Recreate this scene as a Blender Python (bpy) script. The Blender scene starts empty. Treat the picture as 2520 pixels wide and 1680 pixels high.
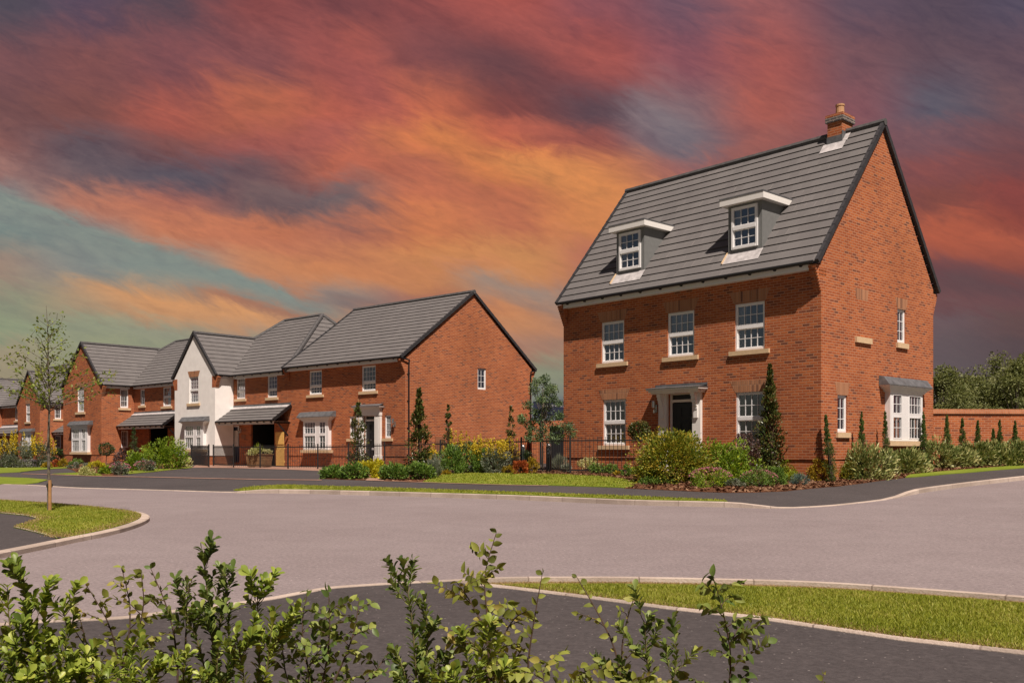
import bpy, math, random
import numpy as np
from mathutils import Vector, Matrix
from mathutils.geometry import delaunay_2d_cdt
random.seed(7); RNG = np.random.default_rng(11)
sc = bpy.context.scene; COL = sc.collection
F, CX, CY, H = 2284.8, 1260.0, 1105.0, 1.15     # survey constants: focal length, axis, horizon, eye height

# ------------------------------------------------------------------ helpers
def lin(h):
    h = h.lstrip('#'); o = []
    for i in (0, 2, 4):
        c = int(h[i:i+2], 16)/255; o.append(c/12.92 if c <= .04045 else ((c+.055)/1.055)**2.4)
    return (*o, 1)

class MB:
    def __init__(s): s.v = []; s.f = []; s.uv = []
    def face(s, pts, uvs=None):
        n = len(s.v); s.v += [tuple(p) for p in pts]; s.f.append(tuple(range(n, n+len(pts))))
        s.uv.append(uvs if uvs else [(p[0]+p[1], p[2]) for p in pts])

SHIFT = {}
def link(o, parent=None, label=None):
    COL.objects.link(o)
    if parent: o.parent = parent
    if label: o['label'] = label
    return o

def build(name, mb, mat, parent=None, label=None, smooth=False):
    root = parent
    while root and root.parent: root = root.parent
    dz = SHIFT.get(root.name, 0) if root else 0
    me = bpy.data.meshes.new(name)
    me.from_pydata([(x, y, z-dz) for x, y, z in mb.v], [], mb.f)
    uv = me.uv_layers.new(name='UVMap')
    uv.data.foreach_set('uv', [c for f in mb.uv for p in f for c in p])
    if smooth:
        me.polygons.foreach_set('use_smooth', [True]*len(me.polygons))
    me.materials.append(mat); me.update()
    return link(bpy.data.objects.new(name, me), parent, label)

def thing(name, label, cat, loc=(0, 0, 0), rz=0, group=None):
    o = bpy.data.objects.new(name, None); o.empty_display_size = .2
    o.location = loc; o.rotation_euler = (0, 0, rz)
    o['label'] = label; o['category'] = cat
    if group: o['group'] = group
    COL.objects.link(o); return o

def tag(o, label, cat, group=None):
    o['label'] = label; o['category'] = cat
    if group: o['group'] = group
    return o

def struct(o, kind='structure', label=None):
    o['kind'] = kind
    if label: o['label'] = label
    return o

class Ax:
    """a wall plane: u runs along it, o is outwards, z is up"""
    def __init__(s, o, eu, en): s.o = o; s.eu = eu; s.en = en
    def p(s, u, o, z): return (s.o[0]+s.eu[0]*u+s.en[0]*o, s.o[1]+s.eu[1]*u+s.en[1]*o, z)
    def out(s, d): return Ax((s.o[0]+s.en[0]*d, s.o[1]+s.en[1]*d), s.eu, s.en)
    def box(s, mb, u0, u1, o0, o1, z0, z1):
        P = s.p
        for q in (((u0,o1,z0),(u1,o1,z0),(u1,o1,z1),(u0,o1,z1)), ((u0,o0,z0),(u0,o0,z1),(u1,o0,z1),(u1,o0,z0))):
            mb.face([P(*c) for c in q], [(c[0], c[2]) for c in q])
        for q in (((u0,o0,z0),(u0,o1,z0),(u0,o1,z1),(u0,o0,z1)), ((u1,o0,z0),(u1,o0,z1),(u1,o1,z1),(u1,o1,z0))):
            mb.face([P(*c) for c in q], [(c[1]+.03, c[2]) for c in q])
        for q in (((u0,o0,z1),(u0,o1,z1),(u1,o1,z1),(u1,o0,z1)), ((u0,o0,z0),(u1,o0,z0),(u1,o1,z0),(u0,o1,z0))):
            mb.face([P(*c) for c in q], [(c[0], c[1]) for c in q])
    def prism(s, mb, pts, o0, o1):
        mb.face([s.p(u, o1, z) for u, z in pts], [(u, z) for u, z in pts])
        mb.face([s.p(u, o0, z) for u, z in reversed(pts)], [(u, z) for u, z in reversed(pts)])
        for i in range(len(pts)):
            a, b = pts[i], pts[(i+1) % len(pts)]
            mb.face([s.p(a[0], o0, a[1]), s.p(b[0], o0, b[1]), s.p(b[0], o1, b[1]), s.p(a[0], o1, a[1])],
                    [(a[0], a[1]), (b[0], b[1]), (b[0], b[1]+o1-o0), (a[0], a[1]+o1-o0)])

WORLD = Ax((0, 0), (1, 0), (0, 1))
def tube(mb, pts, r0, r1=None, n=6, cap=True):
    r1 = r0 if r1 is None else r1
    rings = []; m = len(pts)
    for i, p in enumerate(pts):
        p = Vector(p); a = Vector(pts[max(i-1, 0)]); b = Vector(pts[min(i+1, m-1)])
        d = (b-a).normalized(); e = d.orthogonal().normalized()
        if abs(d.z) < .98: e = d.cross(Vector((0, 0, 1))).normalized()
        g = d.cross(e); r = r0+(r1-r0)*i/max(m-1, 1)
        rings.append([p+(e*math.cos(2*math.pi*k/n)+g*math.sin(2*math.pi*k/n))*r for k in range(n)])
    L = 0
    for i in range(m-1):
        l2 = L+(Vector(pts[i+1])-Vector(pts[i])).length
        for k in range(n):
            k2 = (k+1) % n
            mb.face([rings[i][k], rings[i][k2], rings[i+1][k2], rings[i+1][k]],
                    [(k/n, L), ((k+1)/n, L), ((k+1)/n, l2), (k/n, l2)])
        L = l2
    if cap:
        mb.face(rings[0]); mb.face(rings[-1])

def lathe(mb, c, prof, n=14):
    for i in range(len(prof)-1):
        (ra, za), (rb, zb) = prof[i], prof[i+1]
        for k in range(n):
            a, b = 2*math.pi*k/n, 2*math.pi*(k+1)/n
            q = lambda r, t, z: (c[0]+r*math.cos(t), c[1]+r*math.sin(t), c[2]+z)
            mb.face([q(ra, a, za), q(ra, b, za), q(rb, b, zb), q(rb, a, zb)])

# ------------------------------------------------------------------ materials
class NT:
    def __init__(s, tree): s.t = tree; s.t.nodes.clear()
    def n(s, kind, **kw):
        nd = s.t.nodes.new(kind)
        for k, v in kw.items():
            if k.startswith('i_'):
                key = k[2:]; key = int(key) if key.isdigit() else key.replace('_', ' ')
                if hasattr(v, 'is_output') or isinstance(v, bpy.types.NodeSocket): s.t.links.new(v, nd.inputs[key])
                else: nd.inputs[key].default_value = v
            else: setattr(nd, k, v)
        return nd
    def l(s, a, b): s.t.links.new(a, b)
    def math(s, op, a, b=None, c=None, clamp=False):
        nd = s.t.nodes.new('ShaderNodeMath'); nd.operation = op; nd.use_clamp = clamp
        for i, v in enumerate((a, b, c)):
            if v is None: continue
            if isinstance(v, bpy.types.NodeSocket): s.t.links.new(v, nd.inputs[i])
            else: nd.inputs[i].default_value = v
        return nd.outputs[0]
    def mix(s, fac, a, b, blend='MIX'):
        nd = s.t.nodes.new('ShaderNodeMix'); nd.data_type = 'RGBA'; nd.blend_type = blend
        for i, v in ((0, fac), (6, a), (7, b)):
            if isinstance(v, bpy.types.NodeSocket): s.t.links.new(v, nd.inputs[i])
            else: nd.inputs[i].default_value = v
        return nd.outputs[2]
    def ramp(s, fac, stops, interp='LINEAR'):
        nd = s.t.nodes.new('ShaderNodeValToRGB'); cr = nd.color_ramp; cr.interpolation = interp
        while len(cr.elements) < len(stops): cr.elements.new(.5)
        for e, (p, c) in zip(cr.elements, stops): e.position = p; e.color = c if len(c) == 4 else (*c, 1)
        s.l(fac, nd.inputs[0]); return nd.outputs[0]

def newmat(name):
    m = bpy.data.materials.new(name); m.use_nodes = True
    t = NT(m.node_tree); out = t.n('ShaderNodeOutputMaterial'); b = t.n('ShaderNodeBsdfPrincipled')
    t.l(b.outputs[0], out.inputs[0]); return m, t, b, out

def plain(name, col, rough=.5, metal=0, noise=0, nscale=8, spec=.5, bump=0):
    m, t, b, out = newmat(name)
    b.inputs['Roughness'].default_value = rough; b.inputs['Metallic'].default_value = metal
    b.inputs['Specular IOR Level'].default_value = spec
    c = (*col, 1)
    if noise or bump:
        tc = t.n('ShaderNodeTexCoord'); nz = t.n('ShaderNodeTexNoise', i_Scale=nscale, i_Detail=5.0, i_Vector=tc.outputs['Object'])
        lo = tuple(x*(1-noise) for x in col); hi = tuple(min(1, x*(1+noise)) for x in col)
        r = t.ramp(nz.outputs[0], [(.3, lo), (.7, hi)]); t.l(r, b.inputs['Base Color'])
        if bump:
            bp = t.n('ShaderNodeBump', i_Strength=bump, i_Distance=.02, i_Height=nz.outputs[0]); t.l(bp.outputs[0], b.inputs['Normal'])
    else: b.inputs['Base Color'].default_value = c
    return m

def brick_mat(name, stops, mortar, bw=.225, bh=.075, ms=.011, offset=.5, rough=.85, bump=.5):
    m, t, b, out = newmat(name)
    uv = t.n('ShaderNodeUVMap'); 
    def bt(c1, c2, mo, **k):
        return t.n('ShaderNodeTexBrick', offset=offset, i_Vector=uv.outputs[0], i_Color1=c1, i_Color2=c2, i_Mortar=mo,
                   i_Scale=1.0, i_Mortar_Size=ms, i_Mortar_Smooth=.25, i_Bias=0.0, i_Brick_Width=bw, i_Row_Height=bh, **k)
    k = bt((0, 0, 0, 1), (1, 1, 1, 1), (0, 0, 0, 1))
    col = t.ramp(k.outputs[0], stops)
    n1 = t.n('ShaderNodeTexNoise', i_Vector=uv.outputs[0], i_Scale=.55, i_Detail=6.0)
    n2 = t.n('ShaderNodeTexNoise', i_Vector=uv.outputs[0], i_Scale=60.0, i_Detail=3.0)
    col = t.mix(.35, col, t.ramp(n1.outputs[0], [(.3, (.72, .69, .68)), (.7, (1.15, 1.13, 1.1))]), 'MULTIPLY')
    col = t.mix(.5, col, t.ramp(n2.outputs[0], [(.3, (.7, .7, .7)), (.7, (1.2, 1.2, 1.2))]), 'MULTIPLY')
    mor = t.mix(.4, (*mortar, 1), t.ramp(n1.outputs[0], [(.35, (.6, .6, .6)), (.65, (1.2, 1.2, 1.2))]), 'MULTIPLY')
    col = t.mix(k.outputs['Fac'], col, mor)
    t.l(col, b.inputs['Base Color']); b.inputs['Roughness'].default_value = rough; b.inputs['Specular IOR Level'].default_value = .25
    hgt = t.math('SUBTRACT', 1.0, k.outputs['Fac'])
    bp = t.n('ShaderNodeBump', i_Strength=bump, i_Distance=.008, i_Height=hgt); t.l(bp.outputs[0], b.inputs['Normal'])
    return m

def leafmat(name, cols, rough=.5, transl=.3, spec=.4):
    m, t, b, out = newmat(name)
    g = t.n('ShaderNodeNewGeometry')
    n = len(cols)
    tc = t.n('ShaderNodeTexCoord'); nz = t.n('ShaderNodeTexNoise', i_Vector=tc.outputs['Object'], i_Scale=2.2, i_Detail=2.0)
    f = t.math('ADD', t.math('MULTIPLY', g.outputs['Random Per Island'], .7), t.math('MULTIPLY', t.math('SUBTRACT', nz.outputs[0], .35), .9), clamp=True)
    c = t.ramp(f, [(i/max(n-1, 1), cols[i]) for i in range(n)])
    t.l(c, b.inputs['Base Color']); b.inputs['Roughness'].default_value = rough; b.inputs['Specular IOR Level'].default_value = spec
    tr = t.n('ShaderNodeBsdfTranslucent'); t.l(t.mix(.5, c, (1, 1, .5, 1), 'MULTIPLY'), tr.inputs[0])
    mx = t.n('ShaderNodeMixShader', i_0=transl); t.l(b.outputs[0], mx.inputs[1]); t.l(tr.outputs[0], mx.inputs[2]); t.l(mx.outputs[0], out.inputs[0])
    return m

BR = [(0, (.165, .06, .036)), (.06, (.20, .064, .035)), (.12, (.30, .08, .030)), (.55, (.375, .100, .033)), (1, (.46, .140, .046))]
M = {}
M['brick'] = brick_mat('red_brick', BR, (.45, .225, .13))
M['soldier'] = brick_mat('soldier_brick', [(0, (.16, .075, .05)), (.12, (.36, .165, .085)), (1, (.46, .225, .12))], (.34, .2, .13), bw=.075, bh=.6, ms=.008, offset=0)
M['coping'] = brick_mat('coping_brick', [(0, (.42, .16, .075)), (1, (.52, .22, .11))], (.42, .25, .16), bw=.075, bh=.4, ms=.008, offset=0)
M['blue_brick'] = brick_mat('blue_brick', [(0, (.07, .065, .07)), (1, (.12, .11, .11))], (.36, .3, .25))
M['render'] = plain('white_render', (.86, .84, .81), .9, noise=.06, nscale=2.5, spec=.2, bump=.15)
M['upvc'] = plain('white_plastic', (.80, .80, .80), .35, noise=.03)
M['paint'] = plain('white_paint', (.78, .77, .74), .45, noise=.03)
M['stone'] = plain('buff_cast_stone', (.60, .44, .27), .85, noise=.1, nscale=14, spec=.2)
M['lead'] = plain('lead_sheet', (.125, .128, .135), .55, noise=.3, nscale=5, metal=.15)
M['lead_new'] = plain('bright_lead', (.50, .48, .48), .45, noise=.25, nscale=6, metal=.1)
M['verge'] = plain('dark_verge', (.035, .035, .038), .55, noise=.2)
M['ridge'] = plain('ridge_tile', (.075, .073, .074), .7, noise=.25)
M['black'] = plain('black_plastic', (.012, .012, .013), .4)
M['iron'] = plain('black_iron', (.012, .012, .013), .5)
M['door'] = plain('black_door', (.010, .010, .012), .35)
M['bluedoor'] = plain('navy_door', (.012, .025, .06), .35)
M['room'] = plain('room_wall', (.17, .15, .135), .9)
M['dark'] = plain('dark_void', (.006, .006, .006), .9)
M['curtain'] = plain('curtain_cloth', (.78, .75, .70), .9, noise=.2, nscale=20)
M['blind'] = plain('blind_cloth', (.55, .52, .48), .9)
M['cheek'] = plain('grey_cladding', (.165, .172, .170), .6, noise=.08)
M['chrome'] = plain('brushed_steel', (.6, .6, .6), .25, metal=.9)
M['pot'] = plain('clay_pot', (.45, .26, .13), .8, noise=.15)
M['wood'] = plain('planter_wood', (.24, .13, .055), .8, noise=.25, nscale=10)
M['timber'] = plain('new_timber', (.70, .43, .12), .75, noise=.15, nscale=9)
M['bollard'] = plain('grey_metal', (.05, .055, .06), .45)
M['navy'] = plain('navy_panel', (.012, .018, .045), .5)
M['letter'] = plain('white_letter', (.6, .6, .62), .6)
M['bark'] = plain('bark', (.12, .10, .075), .9, noise=.5, nscale=30, bump=.4)
M['twig'] = plain('twig_brown', (.075, .045, .03), .8, noise=.3, nscale=40)
M['stem'] = plain('green_stem', (.12, .10, .04), .7, noise=.3)
M['stake'] = plain('stake_wood', (.36, .19, .08), .8, noise=.2, nscale=12)
M['cane'] = plain('bamboo_cane', (.55, .36, .14), .7)
M['paper'] = plain('white_paper', (.6, .6, .62), .7)
M['boxbrown'] = plain('brown_box', (.26, .11, .055), .7)

def tile_mat():
    m, t, b, out = newmat('concrete_roof_tile')
    uv = t.n('ShaderNodeUVMap')
    k = t.n('ShaderNodeTexBrick', offset=.5, i_Vector=uv.outputs[0], i_Color1=(0, 0, 0, 1), i_Color2=(1, 1, 1, 1), i_Mortar=(.5, .5, .5, 1), i_Scale=1.0,
            i_Mortar_Size=.006, i_Mortar_Smooth=.4, i_Bias=0.0, i_Brick_Width=.33, i_Row_Height=.345)
    base = t.ramp(k.outputs[0], [(0, (.132, .125, .124)), (1, (.15, .143, .141))])
    n1 = t.n('ShaderNodeTexNoise', i_Vector=uv.outputs[0], i_Scale=.8, i_Detail=5.0); n2 = t.n('ShaderNodeTexNoise', i_Vector=uv.outputs[0], i_Scale=45.0, i_Detail=3.0)
    base = t.mix(.35, base, t.ramp(n1.outputs[0], [(.3, (.85, .85, .85)), (.7, (1.15, 1.14, 1.13))]), 'MULTIPLY')
    base = t.mix(.4, base, t.ramp(n2.outputs[0], [(.3, (.75, .75, .75)), (.7, (1.25, 1.25, 1.25))]), 'MULTIPLY')
    n3 = t.n('ShaderNodeTexNoise', i_Vector=uv.outputs[0], i_Scale=1.7)
    jf = t.math('MULTIPLY', k.outputs['Fac'], t.math('MULTIPLY', t.math('SUBTRACT', n3.outputs[0], .48), 4, clamp=True))
    base = t.mix(jf, base, (.30, .27, .25, 1))
    t.l(base, b.inputs['Base Color']); b.inputs['Roughness'].default_value = .75; b.inputs['Specular IOR Level'].default_value = .25
    return m
M['tile'] = tile_mat()

def glass_mat():
    m, t, b, out = newmat('window_glass')
    gl = t.n('ShaderNodeBsdfGlossy', i_Color=(.9, .93, 1, 1), i_Roughness=.02); tr = t.n('ShaderNodeBsdfTransparent', i_Color=(.8, .82, .82, 1))
    fr = t.n('ShaderNodeFresnel', i_IOR=1.6); f = t.math('ADD', t.math('MULTIPLY', fr.outputs[0], 1.0), .30, clamp=True)
    mx = t.n('ShaderNodeMixShader'); t.l(f, mx.inputs[0]); t.l(tr.outputs[0], mx.inputs[1]); t.l(gl.outputs[0], mx.inputs[2]); t.l(mx.outputs[0], out.inputs[0])
    return m
M['glass'] = glass_mat()

def asphalt(name, a, b_, speck, sscale=90, amt=.72, grain=24):
    m, t, b, out = newmat(name)
    tc = t.n('ShaderNodeTexCoord'); P = tc.outputs['Object']
    n1 = t.n('ShaderNodeTexNoise', i_Vector=P, i_Scale=.35, i_Detail=5.0); n2 = t.n('ShaderNodeTexNoise', i_Vector=P, i_Scale=float(grain), i_Detail=6.0, i_Roughness=.85)
    n3 = t.n('ShaderNodeTexVoronoi', i_Vector=P, i_Scale=sscale*.55)
    mp = t.n('ShaderNodeMapping', i_Vector=P, i_Scale=(1, 1, 1)); n4 = t.n('ShaderNodeTexNoise', i_Vector=mp.outputs[0], i_Scale=2.2, i_Detail=5.0)
    c = t.ramp(n1.outputs[0], [(.3, a), (.7, b_)])
    c = t.mix(.35, c, t.ramp(n4.outputs[0], [(.35, (.88, .88, .88)), (.65, (1.1, 1.1, 1.1))]), 'MULTIPLY')
    c = t.mix(1, c, t.ramp(n2.outputs[0], [(.36, (.7, .7, .7)), (.5, (1, 1, 1)), (.64, (1.32, 1.31, 1.30))]), 'MULTIPLY')
    w = t.n('ShaderNodeTexWhiteNoise', noise_dimensions='3D'); t.l(n3.outputs['Position'], w.inputs['Vector'])
    sp = t.math('MULTIPLY', t.math('GREATER_THAN', w.outputs[0], 1-(1-amt)*.12), t.math('LESS_THAN', n3.outputs['Distance'], .35))
    c = t.mix(sp, c, (*speck, 1))
    t.l(c, b.inputs['Base Color']); b.inputs['Roughness'].default_value = .9; b.inputs['Specular IOR Level'].default_value = .3
    bp = t.n('ShaderNodeBump', i_Strength=.6, i_Distance=.006, i_Height=n2.outputs[0]); t.l(bp.outputs[0], b.inputs['Normal'])
    return m
M['road'] = asphalt('pink_chip_road', (.212, .178, .180), (.244, .208, .210), (.45, .40, .38), 85, .9)
M['tarmac'] = asphalt('dark_tarmac', (.056, .050, .051), (.071, .063, .064), (.22, .2, .19), 110, .85)

def two_noise(name, stops, s1, s2, rough=.95, bump=.4, streak=None):
    m, t, b, out = newmat(name)
    tc = t.n('ShaderNodeTexCoord'); P = tc.outputs['Object']
    n1 = t.n('ShaderNodeTexNoise', i_Vector=P, i_Scale=s1, i_Detail=5.0); n2 = t.n('ShaderNodeTexNoise', i_Vector=P, i_Scale=s2, i_Detail=4.0)
    f = t.math('ADD', t.math('MULTIPLY', n1.outputs[0], .55), t.math('MULTIPLY', n2.outputs[0], .45))
    c = t.ramp(f, stops); t.l(c, b.inputs['Base Color']); b.inputs['Roughness'].default_value = rough; b.inputs['Specular IOR Level'].default_value = .15
    bp = t.n('ShaderNodeBump', i_Strength=bump, i_Distance=.03, i_Height=n2.outputs[0]); t.l(bp.outputs[0], b.inputs['Normal'])
    return m
M['lawn'] = two_noise('mown_grass', [(.32, (.115, .155, .014)), (.48, (.15, .20, .02)), (.6, (.19, .225, .03)), (.72, (.28, .25, .07))], 1.1, 28)
M['soil'] = two_noise('bark_mulch', [(.3, (.035, .016, .009)), (.5, (.11, .045, .022)), (.62, (.2, .09, .045)), (.75, (.34, .2, .11))], 6, 38, bump=1)
M['field'] = two_noise('field_grass', [(.3, (.05, .07, .015)), (.7, (.09, .11, .03))], .1, 6)
M['kerb'] = two_noise('concrete_kerb', [(.3, (.34, .275, .23)), (.5, (.44, .365, .31)), (.7, (.53, .455, .39))], 3, 60, bump=.2)
def kerb_joints(m):
    t = m.node_tree; n = t.nodes; b_ = next(x for x in n if x.type == 'BSDF_PRINCIPLED'); src = b_.inputs['Base Color'].links[0].from_socket
    uv = n.new('ShaderNodeUVMap'); sp = n.new('ShaderNodeSeparateXYZ'); t.links.new(uv.outputs[0], sp.inputs[0])
    fr = n.new('ShaderNodeMath'); fr.operation = 'FRACT'; dv = n.new('ShaderNodeMath'); dv.operation = 'DIVIDE'; dv.inputs[1].default_value = .915; t.links.new(sp.outputs[0], dv.inputs[0]); t.links.new(dv.outputs[0], fr.inputs[0])
    ls = n.new('ShaderNodeMath'); ls.operation = 'LESS_THAN'; ls.inputs[1].default_value = .014; t.links.new(fr.outputs[0], ls.inputs[0])
    fl = n.new('ShaderNodeMath'); fl.operation = 'FLOOR'; t.links.new(dv.outputs[0], fl.inputs[0]); wn = n.new('ShaderNodeTexWhiteNoise'); wn.noise_dimensions = '1D'; t.links.new(fl.outputs[0], wn.inputs['W'])
    mr = n.new('ShaderNodeMapRange'); mr.inputs[3].default_value = .82; mr.inputs[4].default_value = 1.12; t.links.new(wn.outputs[0], mr.inputs[0])
    mu = n.new('ShaderNodeMix'); mu.data_type = 'RGBA'; mu.blend_type = 'MULTIPLY'; mu.inputs[0].default_value = 1; t.links.new(src, mu.inputs[6]); t.links.new(mr.outputs[0], mu.inputs[7])
    mx = n.new('ShaderNodeMix'); mx.data_type = 'RGBA'; t.links.new(ls.outputs[0], mx.inputs[0]); t.links.new(mu.outputs[2], mx.inputs[6]); mx.inputs[7].default_value = (.24, .19, .16, 1); t.links.new(mx.outputs[2], b_.inputs['Base Color'])
kerb_joints(M['kerb'])
M['setts'] = brick_mat('pink_setts', [(0, (.30, .16, .115)), (1, (.42, .25, .19))], (.3, .22, .17), bw=.2, bh=.1)
M['blade'] = leafmat('grass_blade', [(.16, .20, .015), (.245, .285, .024), (.34, .36, .04), (.46, .41, .11)], .6, .35)
M['straw'] = leafmat('dry_grass_blade', [(.26, .17, .07), (.36, .25, .11), (.46, .34, .17)], .7, .3)
M['chip'] = leafmat('bark_chip', [(.05, .022, .012), (.11, .05, .028), (.20, .105, .06), (.34, .22, .14)], .9, 0, .1)

# ------------------------------------------------------------------ ground model
def gflat(x, y, z): k = F*(H-z)/(y-CY); return ((x-CX)/F*k, k)
def zroad(X, Y):
    d = X-8.; return .026*(d+math.sqrt(d*d+1.2))
def isect(x, y, fn):
    """where the sight line through a surveyed picture point meets the ground fn(X, Y)"""
    k = 6.
    dx = (x-CX)/F; dz = (CY-y)/F
    lo, hi = 1., 130.
    for _ in range(60):
        k = (lo+hi)/2
        if H+dz*k > fn(dx*k, k): lo = k
        else: hi = k
    return (dx*k, k)
KL = [(-120,1187),(0,1191.6),(60,1193),(178.6,1200.5),(400,1206.5),(559.5,1211.5),(590,1213),(650,1213),(760,1214.5),(900,1218),(1260,1229),(1560,1242.5),(1700,1245.5),(1803,1248),(1870,1250.5),(1933,1251),(2038,1246),(2120,1237.5),(2198,1227.5),(2254,1215),(2300,1207.5),(2370,1198),(2450,1188.5),(2520,1180.5),(2640,1168)]
KP = [isect(x, y, zroad) for x, y in KL]
KX = [p[0] for p in KP]; KY = [p[1] for p in KP]
def interp(x, xs, ys):
    if x <= xs[0]: return ys[0]+(x-xs[0])*(ys[1]-ys[0])/(xs[1]-xs[0])
    if x >= xs[-1]: return ys[-1]+(x-xs[-1])*(ys[-1]-ys[-2])/(xs[-1]-xs[-2])
    return float(np.interp(x, xs, ys))
XR0, XR1 = KP[7][0], KP[12][0]
def kh(X): return float(np.interp(X, [KP[5][0], KP[7][0], KP[13][0], KP[15][0], KP[18][0], KP[19][0]], [.012, .10, .10, .012, .012, .10]))
def ss(t): t = min(max(t, 0), 1); return t*t*(3-2*t)
def zplot(X, Y):
    d = (Y-interp(X, KX, KY))*(.85 if X < 8 else .72)
    k = kh(X) if d < 1.3 else .1
    k = kh(X)+(.1-kh(X))*ss(d/1.3)
    fac = min(max(.5+.5*(X+8)/9.5, .5), 1)
    q = ss((X-8)/4)
    return zroad(X, Y)+k+.33*ss(d/(7.2-2.9*q))*fac*(1-.2*q)
def gp(x, y): return isect(x, y, zplot)
def gr(x, y): return isect(x, y, zroad)

def patch(name, pts, fn, off, mat, step=1.0, skirt=.25):
    """ground sheet over a plan outline, following the ground fn"""
    P = []
    n = len(pts)
    for i in range(n):
        a, b = pts[i], pts[(i+1) % n]; L = math.hypot(b[0]-a[0], b[1]-a[1]); m = max(1, int(L/step))
        P += [(a[0]+(b[0]-a[0])*k/m, a[1]+(b[1]-a[1])*k/m) for k in range(m)]
    xs = [p[0] for p in P]; ys = [p[1] for p in P]; ne = len(P)
    def inside(x, y):
        c = False; j = ne-1
        for i in range(ne):
            if (P[i][1] > y) != (P[j][1] > y) and x < (P[j][0]-P[i][0])*(y-P[i][1])/(P[j][1]-P[i][1])+P[i][0]: c = not c
            j = i
        return c
    Q = list(P); x = min(xs)+step*.37
    while x < max(xs):
        y = min(ys)+step*.41
        while y < max(ys):
            if inside(x, y): Q.append((x, y))
            y += step
        x += step
    vs, es, fs, *_ = delaunay_2d_cdt([Vector(q) for q in Q], [(i, (i+1) % ne) for i in range(ne)], [], 0, 1e-5)
    mb = MB()
    me = [(v.x, v.y, fn(v.x, v.y)+off) for v in vs]
    for f in fs:
        c = sum((vs[i] for i in f), Vector((0, 0)))/len(f)
        if inside(c.x, c.y): mb.face([me[i] for i in f], [(me[i][0], me[i][1]) for i in f])
    if skirt:
        for i in range(ne):
            a, b = P[i], P[(i+1) % ne]; za, zb = fn(*a)+off, fn(*b)+off
            mb.face([(*a, za), (*b, zb), (*b, zb-skirt), (*a, za-skirt)])
    o = build(name, mb, mat, smooth=False)
    return o, P, inside

def strip(mb, path, w, top, base, side=1, joint=.915):
    """kerb: solid strip of width w to one side of a plan path"""
    n = len(path); V = [Vector(p) for p in path]; L = 0; pr = []
    for i in range(n):
        d = (V[min(i+1, n-1)]-V[max(i-1, 0)]).normalized(); nn = Vector((-d.y, d.x))*side
        pr.append((V[i], V[i]+nn*w))
    for i in range(n-1):
        a, a2 = pr[i]; b, b2 = pr[i+1]; l2 = L+(b-a).length
        ta, tb = top(*a), top(*b); ba, bb = base(*a), base(*b)
        q = [(L, 0), (l2, 0), (l2, .1), (L, .1)]
        mb.face([(*a, ta-.012), (*b, tb-.012), (*(b*.86+b2*.14), tb), (*(a*.86+a2*.14), ta)], q)
        mb.face([(*(a*.86+a2*.14), ta), (*(b*.86+b2*.14), tb), (*b2, tb), (*a2, ta)], q)
        mb.face([(*a, ba), (*b, bb), (*b, tb-.012), (*a, ta-.012)], q)
        mb.face([(*a2, ba), (*b2, bb), (*b2, tb), (*a2, ta)], q)
        L = l2
    return [p[1] for p in pr]

def dens(path, step):
    out = []
    for a, b in zip(path[:-1], path[1:]):
        L = math.hypot(b[0]-a[0], b[1]-a[1]); m = max(1, int(L/step))
        out += [(a[0]+(b[0]-a[0])*k/m, a[1]+(b[1]-a[1])*k/m) for k in range(m)]
    return out+[path[-1]]
def smooth(path, it=2):
    for _ in range(it):
        q = [path[0]]
        for a, b in zip(path[:-1], path[1:]):
            q += [(a[0]*.75+b[0]*.25, a[1]*.75+b[1]*.25), (a[0]*.25+b[0]*.75, a[1]*.25+b[1]*.75)]
        path = q+[path[-1]]
    return path

# base sheet to the horizon, then the road
mb = MB(); 
for i in range(8):
    for j in range(8):
        x0, y0 = -1200+i*300, -300+j*300; mb.face([(x0, y0, -.12), (x0+300, y0, -.12), (x0+300, y0+300, -.12), (x0, y0+300, -.12)])
struct(build('ground', mb, M['field']))
o, *_ = patch('road', [(-60, -6), (30, -6), (34, 20), (30, 60), (18, 60), (KX[-1]+.4, KY[-1]+1.2)] + [(x, y+.6) for x, y in reversed(KP[:-1])] + [(-60, KY[0]+14)], zroad, 0, M['road'], step=2.2, skirt=0); struct(o)
# the plot behind the far kerb
kpath = smooth(dens(KP, 1.2), 1)
kin = strip(MB(), kpath, .11, lambda X, Y: 0, lambda X, Y: 0, side=1)
plot = [(p.x, p.y-.02) for p in kin] + [(30, 62), (30, 120), (-75, 120), (-75, KY[0]+16)]
o, *_ = patch('footway', plot, zplot, 0, M['tarmac'], step=1.4, skirt=0); struct(o)
mb = MB()
kin = strip(mb, kpath, .11, lambda X, Y: zroad(X, Y)+kh(X)+.006, lambda X, Y: zroad(X, Y)-.1, side=1)
struct(build('kerb', mb, M['kerb']))
def kin_between(xa, xb): return [(p.x, p.y) for p in kin if xa < p.x < xb]

LAWNS = []
def lawn(name, px, fn=None, off=.022, world=None, step=.8):
    pts = world if world else [gp(*p) for p in px]
    o, P, ins = patch(name, pts, fn or zplot, off, M['lawn'], step=step, skirt=.1); struct(o); LAWNS.append((P, ins, fn or zplot, off)); return o
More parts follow.
